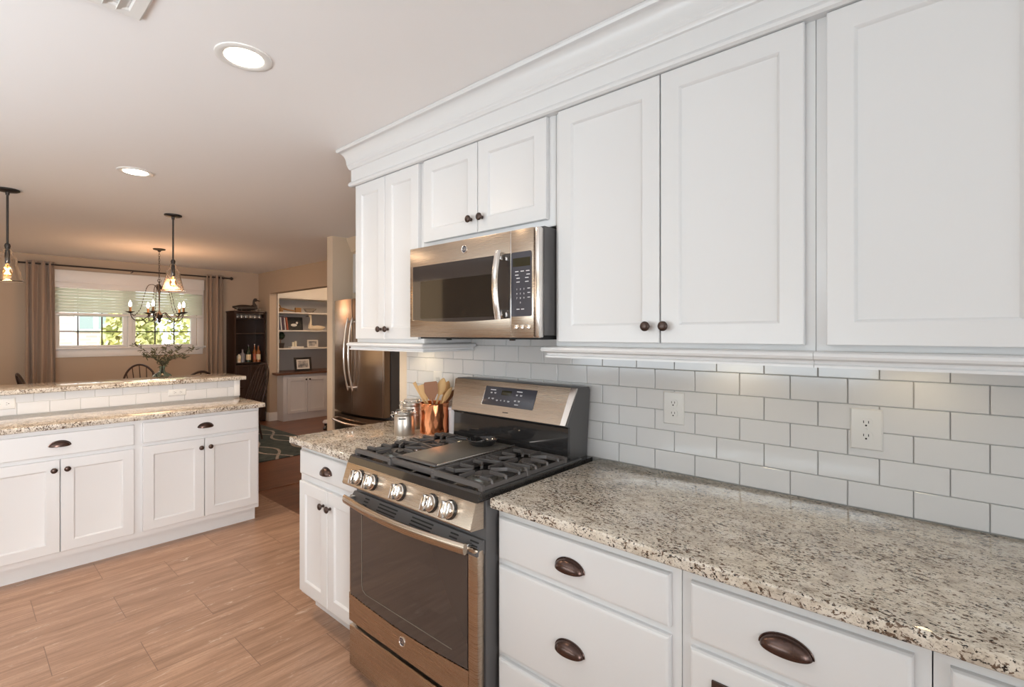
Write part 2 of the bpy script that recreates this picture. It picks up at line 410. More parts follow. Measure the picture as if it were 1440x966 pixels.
class Face:
    """a vertical cabinet face: a runs along it, z up, d outwards"""
    def __init__(s, axis, c): s.axis = axis; s.c = c
    def p(s, a, z, d): return Vector((a, s.c-d, z)) if s.axis == '-y' else Vector((s.c+d, a, z))
    def box(s, bm, a0, a1, z0, z1, d0, d1, bev=0.0):
        if s.axis == '-y': box(bm, a0, a1, s.c-d1, s.c-d0, z0, z1, bev)
        else: box(bm, s.c+d0, s.c+d1, a0, a1, z0, z1, bev)
    def mtx(s, a, z, d): return face_mtx(s.p(a, z, d), s.axis)
    def loft(s, bm, a0, a1, z0, z1, steps):
        """concentric rectangles (inset, d)"""
        rs = []
        for i, d in steps:
            rs.append([bm.verts.new(s.p(a, z, d)) for a, z in ((a0+i, z0+i), (a1-i, z0+i), (a1-i, z1-i), (a0+i, z1-i))])
        bm.faces.new(rs[0])
        for a, b in zip(rs, rs[1:]):
            for k in range(4): bm.faces.new((a[k], a[(k+1) % 4], b[(k+1) % 4], b[k]))
        bm.faces.new(rs[-1])
def door(F, parent, a0, a1, z0, z1, m='cabinet_white', fw=0.058, t=0.020, name='door', rec=0.009):
    bm = new()
    F.loft(bm, a0, a1, z0, z1, [(0, 0.001), (0, t-0.003), (0.001, t-0.001), (0.003, t), (fw-0.001, t), (fw+0.0015, t-0.0015), (fw+0.006, t-rec+0.001), (fw+0.009, t-rec)])
    return obj(name, bm, m, parent, ang=25)
def slab(F, parent, a0, a1, z0, z1, m='cabinet_white', t=0.020, name='drawer', edge=0.011):
    bm = new()
    F.loft(bm, a0, a1, z0, z1, [(0, 0.001), (0, t-edge*0.8), (edge*0.25, t-edge*0.3), (edge*0.8, t-0.0004), (edge, t)])
    return obj(name, bm, m, parent, ang=20)
def knob(F, parent, a, z, d=0.020, m='bronze', s=1.0, name='knob'):
    bm = new()
    lathe(bm, [(0.007*s, -0.001), (0.0072*s, 0.004*s), (0.0055*s, 0.009*s), (0.0058*s, 0.013*s), (0.0125*s, 0.016*s), (0.0155*s, 0.020*s), (0.0155*s, 0.0235*s), (0.0125*s, 0.027*s), (0.006*s, 0.029*s), (0, 0.0295*s)], F.mtx(a, z, d), 24)
    return obj(name, bm, m, parent, ang=60)
def cup_pull(F, parent, a, z, d=0.020, w=0.048, h=0.030, c=0.026, m='copper_bronze', name='cup_pull'):
    bm = new(); nu, nv = 24, 8
    def surf(s_, g0):
        V = []
        for i in range(nu+1):
            ph = PI*i/nu; row = []
            for j in range(nv+1):
                ps = (PI/2)*j/nv*1.08
                row.append(bm.verts.new(F.p(a+(w*s_)*math.cos(ph), z+(h*s_)*math.sin(ph)*math.cos(ps)-0.004, d+g0+(c*s_)*(math.sin(ph)**0.8 if math.sin(ph) > 0 else 0)*math.sin(ps))))
            V.append(row)
        return V
    A = surf(1.0, 0.001); B = surf(0.93, 0.001)
    for V in (A, B):
        for i in range(nu):
            for j in range(nv): bm.faces.new((V[i][j], V[i+1][j], V[i+1][j+1], V[i][j+1]))
    for i in range(nu):
        bm.faces.new((A[i][nv], A[i+1][nv], B[i+1][nv], B[i][nv])); bm.faces.new((A[i][0], A[i+1][0], B[i+1][0], B[i][0]))
    bmesh.ops.remove_doubles(bm, verts=bm.verts, dist=0.0003)
    # raised rim where the cup meets the drawer
    tube(bm, [F.p(a+(w+0.001)*math.cos(PI*i/20), z-0.004+(h+0.001)*math.sin(PI*i/20), d+0.0018) for i in range(21)], 0.0022, 6)
    return obj(name, bm, m, parent, ang=50)
def textmesh(name, txt, size, mtx, m, parent, depth=0.0004):
    cu = bpy.data.curves.new('txt', 'FONT'); cu.body = txt; cu.size = size; cu.align_x = 'CENTER'; cu.align_y = 'CENTER'; cu.extrude = depth
    to = bpy.data.objects.new('txt', cu); C.objects.link(to)
    me = bpy.data.meshes.new_from_object(to.evaluated_get(bpy.context.evaluated_depsgraph_get()))
    bpy.data.objects.remove(to)
    bm = new(); bm.from_mesh(me); bpy.data.meshes.remove(me)
    bmesh.ops.transform(bm, matrix=mtx, verts=bm.verts)
    return obj(name, bm, m, parent, smooth=False)
def add_point(name, loc, power, col, size=0.03, spot=None):
    d = bpy.data.lights.new(name, 'SPOT' if spot else 'POINT'); d.energy = power; d.color = col; d.shadow_soft_size = size
    if spot: d.spot_size = spot; d.spot_blend = 0.6
    o = bpy.data.objects.new(name, d); C.objects.link(o); o.location = loc; return o

# ================================================================ STRUCTURE
XW, YS, ZC = -8.664, 1.601, 2.44
XR, YL = 2.45, -4.0
b = new(); box(b, -4.60, XR, YL, 0.0, -0.05, 0); struct('floor', b, 'floor_tile_stone', smooth=False)
b = new(); box(b, XW-0.1, -4.60, YL, 3.6, -0.05, 0.0); box(b, -4.60, -2.49, 0.0, YS+.12, -0.05, 0.0); struct('floor_dining', b, 'hardwood', smooth=False).name = 'floor.001'
b = new(); box(b, XW-0.1, XR, YL-0.1, 3.6, ZC, ZC+0.08); struct('ceiling', b, 'ceiling_paint', smooth=False)
# range wall with its tiled splash
b = new(); box(b, -2.49, XR, 0.012, 0.12, 0, ZC); wr = struct('wall_right', b, 'wall_cream', smooth=False)
b = new(); hx, hz, zc, X0 = 0.1548, 0.0774, 0.897, -0.9834
box(b, -2.404, 1.6, 0.006, 0.0118, zc-0.03, zc+9*hz)
struct('grout_bed', b, 'grout', wr, smooth=False)
b = new()
g = 0.0011
for r in range(0, 12):
    z0, z1 = zc+hz*r+g, zc+hz*(r+1)-g
    sh = 0.0 if r % 2 == 0 else 0.5
    for n in range(-12, 18):
        x0, x1 = X0+hx*(n+sh)+g, X0+hx*(n+1+sh)-g
        x0 = max(x0, -2.404); x1 = min(x1, 1.6)
        if x1-x0 < 0.01: continue
        if z0 > 1.40 and not (-1.95 < (x0+x1)/2 < -1.0): continue
        box(b, x0, x1, 0.0, 0.0075, z0, z1, 0.0016, 1)
struct('tile_backsplash', b, 'tile_white', wr, ang=20)
b = new(); box(b, -2.49, -2.38, 0.12, YS, 0, ZC); struct('wall_fridge_side', b, 'wall_cream', smooth=False)
b = new(); box(b, -4.853, -2.38, YS, YS+0.12, 0, ZC); struct('wall_alcove', b, 'wall_cream', smooth=False)
b = new(); box(b, -4.853, -4.742, 0.80, YS, 0, ZC); struct('wall_post', b, 'wall_cream', smooth=False)
# dining side wall with the wide opening to the den
b = new(); box(b, XW, -8.226, YS, YS+0.12, 0, ZC); box(b, -8.226, -5.3, YS, YS+0.12, 2.085, ZC); box(b, -5.3, -4.853, YS, YS+0.12, 0, ZC)
struct('wall_dining_side', b, 'wall_beige', smooth=False)
# den beyond the opening
b = new(); box(b, -8.70, -8.60, YS+0.12, 3.6, 0, ZC); struct('wall_den_end', b, 'shelf_grey', smooth=False)
b = new(); box(b, -8.7, -2.4, 3.6, 3.7, 0, ZC); struct('wall_den_back', b, 'wall_beige', smooth=False)
b = new(); box(b, -4.4, -4.3, YS+0.12, 3.6, 0, ZC); struct('wall_den_side', b, 'wall_beige', smooth=False)
# window wall
WY0, WY1, WZ0, WZ1 = -0.90, 0.70, 1.24, 2.16
b = new(); x0, x1 = XW-0.16, XW
box(b, x0, x1, YL, WY0, 0, ZC); box(b, x0, x1, WY1, YS+.12, 0, ZC); box(b, x0, x1, WY0, WY1, 0, WZ0); box(b, x0, x1, WY0, WY1, WZ1, ZC)
struct('wall_window', b, 'wall_beige', smooth=False)
b = new(); box(b, XW-0.1, XR+0.1, YL-0.1, YL, 0, ZC); struct('wall_left', b, 'wall_cream', smooth=False)
b = new(); box(b, XR, XR+0.1, YL, 0.12, 0, ZC); struct('wall_rear', b, 'wall_cream', smooth=False)
# peninsula knee wall
b = new(); box(b, -4.63, -4.487, -2.2, -0.188, 0, 1.030); kw = struct('wall_peninsula', b, 'wall_cream', smooth=False)
b = new(); box(b, -4.487, -4.481, -2.2, -0.190, 0.86, 1.030); struct('grout_bed', b, 'grout', kw, smooth=False)
b = new()
for r in range(2):
    z0, z1 = 0.897+hz*r+g, min(0.897+hz*(r+1)-g, 1.029)
    for n in range(-12, 14):
        y0 = -1.211+hx*(n+(0.5 if r == 1 else 0.0)); a0, a1 = max(y0+g, -2.2), min(y0+hx-g, -0.234)
        if a1-a0 > 0.01: box(b, -4.4845, -4.477, a0, a1, z0, z1, 0.0016, 1)
struct('tile_backsplash', b, 'tile_white', kw, ang=20)
b = new(); box(b, -4.487, -4.472, -0.233, -0.188, 0.897, 1.030, 0.001); struct('end_trim', b, 'trim_white', kw)
# baseboards
bp = [(0, 0), (0.016, 0), (0.016, 0.115), (0.011, 0.125), (0.008, 0.14), (0, 0.14)]
b = new(); sweep(b, bp, [(XW, YS), (-8.226, YS), (-8.226, YS+0.12)], flip=1); struct('baseboard_side', b, 'trim_white')
b = new(); sweep(b, bp, [(XW, YL), (XW, YS)]); struct('baseboard_window', b, 'trim_white')
b = new(); sweep(b, bp, [(-4.853, YS), (-4.853, .8), (-4.742, .8)], flip=-1); struct('baseboard_post', b, 'trim_white')
# wood threshold between tile and hardwood
b = new(); box(b, -4.63, -4.585, -0.188, 1.6, 0, 0.006, 0.003); struct('trim_2', b, 'hardwood')

# window_1
b = new(); f = Face('+x', XW)
for (a0, a1, z0, z1) in ((-0.973, WY0+.01, 1.20, 2.265), (WY1-.01, 0.779, 1.20, 2.265), (-0.973, 0.779, 2.14, 2.265)): f.box(b, a0, a1, z0, z1, 0, 0.02, 0.003)
wn = struct('window_1', b, 'trim_white', label='white casing around the double dining window')
b = new(); f.box(b, -0.995, 0.80, 1.215, 1.24, -0.05, 0.055, 0.004); f.box(b, -0.96, 0.766, 1.112, 1.215, 0, 0.018, 0.003); struct('window_sill', b, 'trim_white', wn)
b = new()
for (a0, a1) in ((-0.90, -0.16), (-0.118, 0.70)):
    box(b, XW-0.11, XW-0.05, a0, a1, 1.235, 1.268, 0.004); box(b, XW-0.11, XW-0.05, a0, a1, 2.12, 2.16, 0.004)
for a0, a1 in ((-0.90, -0.875), (-0.212, -0.160), (-0.118, -0.066), (0.625, 0.70)): box(b, XW-0.108, XW-0.052, a0, a1, 1.235, 2.16, 0.004)
box(b, XW-0.13, XW-0.0, -0.160, -0.118, 1.235, 2.16)
box(b, XW-0.10, XW-0.055, -0.89, 0.69, 1.66, 1.70, 0.003)
struct('window_frame', b, 'trim_white', wn)
for pa, (a0, a1, vs_) in enumerate(((-0.875, -0.212, (-0.689, -0.438)), (-0.066, 0.625, (0.171, 0.411)))):
    b = new()
    for y in vs_: box(b, XW-0.088, XW-0.076, y-0.007, y+0.007, 1.268, 2.12)
    for z in (1.456, 1.68, 1.90): box(b, XW-0.088, XW-0.076, a0, a1, z-0.007, z+0.007)
    struct('muntin', b, 'dark_iron', wn, smooth=False)
    b = new(); box(b, XW-0.084, XW-0.080, a0, a1, 1.268, 2.12); struct('window_pane', b, 'glass_pane', wn, smooth=False)

# crown moulding over the wall cabinets
CX0, CY = -2.43, -0.313
cove = [(0.042+0.034*(1-math.cos(t*PI/2)), 2.352+0.066*math.sin(t*PI/2)) for t in [i/8 for i in range(9)]]
cr = [(0, 2.233), (0.026, 2.233), (0.034, 2.238), (0.036, 2.247), (0.032, 2.256), (0.024, 2.262), (0.024, 2.325), (0.031, 2.328), (0.034, 2.335), (0.038, 2.340), (0.038, 2.346), (0.042, 2.352)] + cove[1:] + [(0.080, 2.420), (0.084, 2.428), (0.081, 2.4385), (0, 2.4385)]
b = new(); sweep(b, cr, [(CX0, 0.0), (CX0, CY), (1.55, CY)], flip=1)
# check outward side: travel -y then +x; right of travel must point away from the wall
struct('trim_1', b, 'cabinet_white', label='white stepped crown moulding running along the top of the wall cabinets', ang=30)

# ================================================================ WALL CABINETS
F = Face('-y', CY)
def rail_profile(): return [(0, 1.374), (0.030, 1.374), (0.040, 1.369), (0.043, 1.362), (0.040, 1.355), (0.032, 1.352), (0.026, 1.350), (0.024, 1.343), (0.030, 1.339), (0.030, 1.333), (0.010, 1.333), (0.010, 1.3735), (0, 1.3735)]
def carcass(x0, x1, z0, z1, root, depth=0.313):
    b = new()
    box(b, x0, x1, -depth+0.018, -0.001, z0+0.018 if z0 > 1 else z0, z1, 0)           # body
    for a0, a1 in ((x0, x0+0.018), (x1-0.018, x1)): box(b, a0, a1, -depth+0.018, -0.001, z0, z0+0.02)
    box(b, x0, x1, -depth, -depth+0.018, z0, z1, 0.0012)                                # face frame
    return obj('body', b, 'cabinet_white', root)
# tall double-door at far left
t = thing('wall_cabinet', 'narrow white double-door wall cabinet at the far left end, left of the microwave', 'cabinet', (-2.14, -0.15, 1.37))
carcass(-2.43, -1.845, 1.374, 2.24, t)
d1 = door(F, t, -2.416, -2.143, 1.393, 2.231); d2 = door(F, t, -2.139, -1.866, 1.393, 2.231)
knob(F, d1, -2.172, 1.444); knob(F, d2, -2.110, 1.444)
b = new(); sweep(b, rail_profile(), [(-2.43, -0.01), (-2.43, CY), (-1.845, CY), (-1.845, -0.01)], flip=1); obj('light_rail', b, 'cabinet_white', t, ang=30)
# over the microwave
t = thing('wall_cabinet', 'short white double-door cabinet directly above the microwave', 'cabinet', (-1.46, -0.15, 1.822))
carcass(-1.843, -1.072, 1.822, 2.24, t)
d1 = door(F, t, -1.826, -1.468, 1.848, 2.231); d2 = door(F, t, -1.464, -1.103, 1.848, 2.231)
knob(F, d1, -1.503, 1.907); knob(F, d2, -1.437, 1.907)
# big double
t = thing('wall_cabinet', 'tall white double-door wall cabinet right of the microwave, two round knobs at the bottom', 'cabinet', (-0.66, -0.15, 1.37))
carcass(-1.070, -0.241, 1.374, 2.24, t)
d1 = door(F, t, -1.050, -0.6595, 1.390, 2.231); d2 = door(F, t, -0.6555, -0.264, 1.390, 2.231)
knob(F, d1, -0.698, 1.443); knob(F, d2, -0.639, 1.443)
b = new(); sweep(b, rail_profile(), [(-1.070, -0.01), (-1.070, CY), (-0.241, CY)], flip=1); obj('light_rail', b, 'cabinet_white', t, ang=30)
t = thing('wall_cabinet', 'large white wall cabinet at the right edge, its single door without a visible knob', 'cabinet', (0.2, -0.15, 1.37))
carcass(-0.240, 0.98, 1.374, 2.24, t)
d1 = door(F, t, -0.215, 0.190, 1.390, 2.231); d2 = door(F, t, 0.24, 0.645, 1.390, 2.231)
b = new(); sweep(b, rail_profile(), [(-0.240, CY), (0.98, CY)], flip=1); obj('light_rail', b, 'cabinet_white', t, ang=30)
# puck lights under the wall cabinets
for i, (x, w) in enumerate(((-2.20, 'under the narrow far-left wall cabinet'), (-0.52, 'under the double-door cabinet right of the microwave'), (-0.05, 'under the large cabinet at the right edge'))):
    b = new(); lathe(b, [(0.0, 0), (0.030, 0), (0.034, 0.003), (0.034, 0.0125), (0, 0.0125)], T(x, -0.13, 1.3785))
    o = obj('puck_light', b, 'puck_glow'); tag(o, 'small round puck light ' + w, 'light', 'under-cabinet lights')
    lp = add_point('puck_lamp', (x, -0.11, 1.372), 1.1 if i == 0 else 0.42, (1.0, 0.80, 0.50), 0.025, spot=2.6); lp.parent = o
    lp.location = Vector((x, -0.11, 1.372))-ORG[o.name]

# ================================================================ BASE CABINETS
YB = -0.613; FB = Face('-y', YB)
def base(x0, x1, root):
    b = new(); box(b, x0, x1, YB+0.018, -0.001, 0.10, 0.864); box(b, x0, x1, YB, YB+0.018, 0.10, 0.864, 0.001)
    obj('body', b, 'cabinet_white', root)
    b = new(); box(b, x0+(0.0), x1, -0.538, -0.02, 0, 0.10); obj('toe_kick', b, 'cabinet_white', root)
t = thing('base_cabinet', 'white three-drawer base cabinet right of the range', 'cabinet', (-0.78, -0.3, 0))
base(-1.083, -0.474, t)
for i, (z0, z1, zp) in enumerate(((0.697, 0.828, 0.742), (0.397, 0.675, 0.508), (0.112, 0.376, 0.25))):
    s_ = slab(FB, t, -1.070, -0.498, z0, z1); cup_pull(FB, s_, -0.790, zp+0.012)
t = thing('base_cabinet', 'white base cabinet with one wide drawer at the bottom centre-right', 'cabinet', (-0.24, -0.3, 0))
base(-0.472, -0.010, t)
s_ = slab(FB, t, -0.448, -0.035, 0.692, 0.828); cup_pull(FB, s_, -0.243, 0.757, w=0.050, h=0.031)
s_ = slab(FB, t, -0.448, -0.035, 0.112, 0.671, name='door')
b = new(); FB.box(b, -0.395, -0.20, 0.575, 0.622, 0.020, 0.026, 0.002); obj('label_holder', b, 'bronze', s_)
t = thing('base_cabinet', 'white base cabinet in the bottom right corner, only its top drawer corner showing', 'cabinet', (0.3, -0.3, 0))
base(-0.008, 0.60, t)
slab(FB, t, 0.015, 0.58, 0.692, 0.828); slab(FB, t, 0.015, 0.58, 0.112, 0.671, name='door')
t = thing('base_cabinet', 'narrow white base cabinet left of the range, a drawer over two small doors', 'cabinet', (-2.17, -0.3, 0))
base(-2.462, -1.872, t)
s_ = slab(FB, t, -2.443, -1.888, 0.714, 0.832); cup_pull(FB, s_, -2.165, 0.765, w=0.046)
d1 = door(FB, t, -2.443, -2.166, 0.125, 0.678); d2 = door(FB, t, -2.162, -1.888, 0.125, 0.678)
knob(FB, d1, -2.196, 0.605); knob(FB, d2, -2.132, 0.605)
# worktops
def counter(name, x0, x1, y0, y1, z0, z1, label):
    b = new(); box(b, x0, x1, y0, y1, z0, z1, 0.006, 3); o = obj(name, b, 'granite', ang=40); return tag(o, label, 'countertop')
counter('granite_countertop', -1.077, 1.45, -0.665, -0.0005, 0.865, 0.897, 'long speckled granite worktop right of the range')
counter('granite_countertop', -2.489, -1.869, -0.665, -0.0005, 0.865, 0.897, 'short speckled granite worktop left of the range, under the canisters')

# ================================================================ PENINSULA
XP = -3.918; FP = Face('+x', XP)
def pen(y0, y1, root):
    b = new(); box(b, -4.468, XP-0.018, y0, y1, 0.10, 0.860); box(b, XP-0.018, XP, y0, y1, 0.10, 0.860); obj('body', b, 'cabinet_white', root)
t = thing('base_cabinet', 'right-hand white peninsula cabinet, near the end of the peninsula', 'cabinet', (-4.2, -0.62, 0)); pen(-0.995, -0.254, t)
b = new(); box(b, -4.46, -3.968, -0.995, -0.262, 0, 0.10); obj('toe_kick', b, 'cabinet_white', t)
s_ = slab(FP, t, -0.978, -0.265, 0.707, 0.839, edge=0.005); cup_pull(FP, s_, -0.618, 0.768)
d1 = door(FP, t, -0.978, -0.625, 0.134, 0.685); d2 = door(FP, t, -0.621, -0.265, 0.134, 0.685); knob(FP, d1, -0.648, 0.624); knob(FP, d2, -0.590, 0.624)
t = thing('base_cabinet', 'left-hand white peninsula cabinet at the left edge of the picture', 'cabinet', (-4.2, -1.37, 0)); pen(-1.75, -0.9951, t)
b = new(); box(b, -4.46, -3.968, -1.75, -0.9951, 0, 0.10); obj('toe_kick', b, 'cabinet_white', t)
s_ = slab(FP, t, -1.732, -1.023, 0.704, 0.834, edge=0.005); cup_pull(FP, s_, -1.377, 0.765)
d1 = door(FP, t, -1.732, -1.377, 0.134, 0.680); d2 = door(FP, t, -1.373, -1.023, 0.134, 0.680); knob(FP, d1, -1.404, 0.622); knob(FP, d2, -1.345, 0.622)
t = thing('base_cabinet', 'white peninsula cabinet beyond the left edge of the picture', 'cabinet', (-4.2, -1.95, 0)); pen(-2.2, -1.751, t)
b = new(); box(b, -4.46, -3.968, -2.2, -1.751, 0, 0.10); obj('toe_kick', b, 'cabinet_white', t)
door(FP, t, -2.18, -1.765, 0.134, 0.834)
counter('granite_countertop', -4.478, -3.868, -2.24, -0.222, 0.863, 0.895, 'lower speckled granite worktop of the peninsula')
counter('granite_bar_top', -4.93, -4.452, -2.24, -0.143, 1.0305, 1.062, 'raised speckled granite bar top on the peninsula')

# outlets
def outlet(F, a, z, w, h, label, horiz=False, m='outlet_white'):
    b = new()
    F.loft(b, a-w/2, a+w/2, z-h/2, z+h/2, [(0, 0.0003), (0, 0.002), (0.004, 0.0055), (0.006, 0.006)])
    o = obj('wall_outlet', b, m, ang=25); tag(o, label, 'outlet', 'wall outlets')
    for s in (-1, 1):
        ca, cz = (a+s*0.020, z) if horiz else (a, z+s*0.0195)
        b = new(); rr = []
        mt = F.mtx(ca, cz, 0.006)
        pts = []
        for i in range(28):
            t_ = 2*PI*i/28; x_, y_ = 0.0172*math.cos(t_), 0.0172*math.sin(t_)
            if horiz: x_ = max(-0.0140, min(0.0140, x_))
            else: y_ = max(-0.0140, min(0.0140, y_))
            pts.append((x_, y_))
        poly_prism(b, pts, lambda p, q: F.p(ca+p, cz+q, 0.0055), lambda p, q: F.p(ca+p, cz+q, 0.0085))
        f = obj('socket', b, m, o)
        b = new()
        for k in (-1, 1):
            if horiz: F.box(b, ca-0.0010-0.004, ca+0.0015, cz+k*0.006-0.001, cz+k*0.006+0.001, 0.0080, 0.0088)
            else: F.box(b, ca+k*0.006-0.001, ca+k*0.006+0.001, cz-0.001, cz+0.0065, 0.0080, 0.0088)
        lathe(b, [(0, 0), (0.0027, 0), (0.0027, 0.0008), (0, 0.0008)], F.mtx(ca+(0.007 if horiz else 0), cz-(0 if horiz else 0.0075), 0.0080), 12)
        obj('slots', b, 'slot_dark', f, smooth=False)
    b = new(); lathe(b, [(0, 0), (0.003, 0), (0.0025, 0.0012), (0, 0.0014)], F.mtx(a, z, 0.006), 12); obj('screw', b, m, o)
FW = Face('-y', 0.0)
outlet(FW, -0.752, 1.140, 0.080, 0.122, 'white double wall outlet left of centre on the tiles right of the range')
outlet(FW, -0.163, 1.136, 0.080, 0.122, 'white double wall outlet furthest right on the tiled wall')
outlet(FW, -2.112, 1.150, 0.078, 0.120, 'white wall outlet on the tiles behind the wooden utensils')
FK = Face('+x', -4.477)
outlet(FK, -0.640, 0.965, 0.118, 0.050, 'horizontal outlet low on the peninsula tiles, toward the right end', True)
outlet(FK, -1.585, 0.975, 0.118, 0.072, 'horizontal outlet on the peninsula tiles at the left edge', True)

# ================================================================ MICROWAVE
mw = thing('microwave', 'stainless over-the-range microwave with curved handle and dark window', 'microwave', (-1.46, -0.2, 1.405))
mx0, mx1, mz0, mz1, my = -1.824, -1.078, 1.405, 1.806, -0.395
b = new(); box(b, mx0+0.004, -1.076, my+0.018, -0.012, mz0+0.008, mz1+0.006, 0.003); obj('body', b, 'side_grey', mw)
FM = Face('-y', my+0.018)
b = new(); FM.box(b, mx0, -1.213, mz0, mz1, 0, 0.034, 0.002); obj('door', b, 'steel', mw)
dd = bpy.data.objects[-1] if False else mw.children[-1]
b = new(); FM.box(b, -1.2125, -1.2085, mz0, mz1, 0, 0.0335, 0.001); obj('seam_trim', b, 'steel_bright', mw)
b = new(); FM.box(b, -1.208, -1.1005, mz0, mz1, 0, 0.034, 0.002); cp = obj('control_column', b, 'steel', mw)
b = new(); FM.box(b, -1.100, -1.078, mz0, mz1, 0, 0.030, 0.006); obj('side_trim', b, 'steel_bright', mw)
def rrect(F, a0, a1, z0, z1, r, d0, d1, name, m, parent, n=5):
    b = new(); pts = []
    for cx_, cz_, s0 in ((a1-r, z0+r, -PI/2), (a1-r, z1-r, 0), (a0+r, z1-r, PI/2), (a0+r, z0+r, PI)):
        for i in range(n+1): th = s0+PI/2*i/n; pts.append((cx_+r*math.cos(th), cz_+r*math.sin(th)))
    poly_prism(b, pts, lambda p, q: F.p(p, q, d0), lambda p, q: F.p(p, q, d1))
    return obj(name, b, m, parent, ang=40)
# glass with a gently curved lower edge
b = new(); pts = [(-1.800, 1.722), (-1.2135, 1.722)] + [(-1.2135-(0.5865)*i/12, 1.478-0.010*math.sin(PI*i/12)+0.004*(i/12)) for i in range(13)]
poly_prism(b, pts, lambda p, q: FM.p(p, q, 0.030), lambda p, q: FM.p(p, q, 0.0362)); gl = obj('door_glass', b, 'glass_dark', mw)
rrect(FM, -1.745, -1.275, 1.487, 1.652, 0.004, 0.033, 0.0368, 'view_window', 'window_dark', gl)
b = new(); pts = [(-1.8035, 1.722), (-1.8005, 1.722), (-1.8005, 1.480), (-1.8035, 1.480)]
poly_prism(b, pts, lambda p, q: FM.p(p, q, 0.030), lambda p, q: FM.p(p, q, 0.0366)); obj('glass_trim', b, 'steel_bright', gl)
rrect(FM, -1.2065, -1.108, 1.484, 1.722, 0.008, 0.030, 0.0356, 'control_panel', 'panel_dark', mw)
pn = mw.children[-1]
rrect(FM, -1.198, -1.114, 1.668, 1.700, 0.002, 0.0345, 0.0362, 'display', 'lcd', pn)
b = new()
for z, xs_ in ((1.650, (-1.178, -1.152, -1.126)), (1.637, (-1.178, -1.124)), (1.625, (-1.172, -1.130)), (1.611, (-1.172, -1.130))):
    for x in xs_: FM.box(b, x-0.008, x+0.008, z-0.0014, z+0.0014, 0.0350, 0.0361)
obj('printed_legend', b, 'print_white', pn, smooth=False)
for r_, row in enumerate((('1', '2', '3'), ('4', '5', '6'), ('7', '8', '9'), ('', '0', ''))):
    for c_, ch in enumerate(row):
        if ch: textmesh('keypad_number', ch, 0.009, FM.mtx(-1.178+0.017*c_, 1.584-0.0165*r_, 0.0358), 'print_white', pn, 0.0002)
b = new()
for z in (1.586, 1.570, 1.553): FM.box(b, -1.127, -1.115, z-0.0012, z+0.0012, 0.0350, 0.0361)
for x in (-1.172, -1.150): FM.box(b, x-0.007, x+0.007, 1.509, 1.512, 0.0350, 0.0361)
obj('printed_legend', b, 'print_white', pn, smooth=False)
for x in (-1.182, -1.153, -1.124):
    b = new(); FM.box(b, x-0.0085, x+0.0085, 1.436, 1.453, 0.030, 0.039, 0.002); obj('button', b, 'steel_bright', mw)
# bowed handle on two posts
b = new(); n = 16; ring = []
for i in range(n+1):
    t_ = i/n; z = 1.474+(1.732-1.474)*t_; dd_ = 0.070+0.018*math.sin(PI*t_); w_ = 0.0135
    ring.append([b.verts.new(FM.p(-1.243+dx, z, dd_+dz)) for dx, dz in ((-w_, -0.002), (-w_*0.75, 0.005), (0, 0.008), (w_*0.75, 0.005), (w_, -0.002), (w_*0.8, -0.007), (-w_*0.8, -0.007))])
for a, c_ in zip(ring, ring[1:]):
    for k in range(7): b.faces.new((a[k], a[(k+1) % 7], c_[(k+1) % 7], c_[k]))
b.faces.new(ring[0]); b.faces.new(ring[-1]); hd = obj('handle', b, 'steel_bright', mw)
for z0 in (1.480, 1.696):
    b = new(); FM.box(b, -1.252, -1.234, z0, z0+0.030, 0.034, 0.072, 0.003); obj('handle_post', b, 'chrome', hd)
def logo(F, a, z, d, r, parent):
    b = new(); lathe(b, [(0, 0), (r*0.80, 0), (r*0.82, 0.0012), (0, 0.0012)], F.mtx(a, z, d), 28); o = obj('logo_badge', b, 'panel_dark', parent)
    b = new(); mt = F.mtx(a, z, d+0.001); tube(b, [mt @ Vector((r*0.9*math.cos(2*PI*i/28), r*0.9*math.sin(2*PI*i/28), 0)) for i in range(28)], r*0.12, 8, closed=True); obj('ring', b, 'steel_bright', o)
    textmesh('monogram', 'GE', r*1.0, F.mtx(a, z, d+0.0014), 'steel_bright', o, 0.0003)
logo(FM, -1.462, 1.766, 0.034, 0.0165, mw)
b = new(); box(b, -1.80, -1.09, -0.37, -0.05, 1.398, 1.412, 0.002); obj('grease_filter', b, 'vent_slot', mw)
for x in (-1.62, -1.25):
    b = new(); lathe(b, [(0, 0), (0.012, 0), (0.012, 0.006), (0, 0.006)], T(x, -0.355, 1.393)); obj('screw', b, 'vent_slot', mw)

# ================================================================ RANGE
rg = thing('gas_range', 'stainless and black freestanding gas range with five front knobs', 'stove', (-1.476, -0.33, 0))
rx0, rx1 = -1.864, -1.096; rc = (rx0+rx1)/2
b = new(); box(b, rx0, rx1, -0.66, -0.025, 0.03, 0.885, 0.003)
for x in (rx0+0.05, rx1-0.05):
    for y in (-0.60, -0.08): lathe(b, [(0, 0), (0.018, 0), (0.018, 0.032), (0, 0.032)], T(x, y, 0), 14)
obj('body', b, 'side_grey', rg)
# cooktop pan with raised rim and sloping front
b = new(); ct = [(-0.700, 0.884), (-0.690, 0.908), (-0.682, 0.913), (-0.674, 0.911), (-0.668, 0.903), (-0.020, 0.903), (-0.020, 0.8835)]
poly_prism(b, ct, lambda p, q: Vector((rx0+0.0, p, q)), lambda p, q: Vector((rx1-0.0, p, q)))
for x0_, x1_ in ((rx0, rx0+0.022), (rx1-0.022, rx1)): box(b, x0_-0.001, x1_+0.001, -0.684, -0.10, 0.885, 0.914, 0.006, 3)
cook = obj('cooktop', b, 'enamel_black', rg)
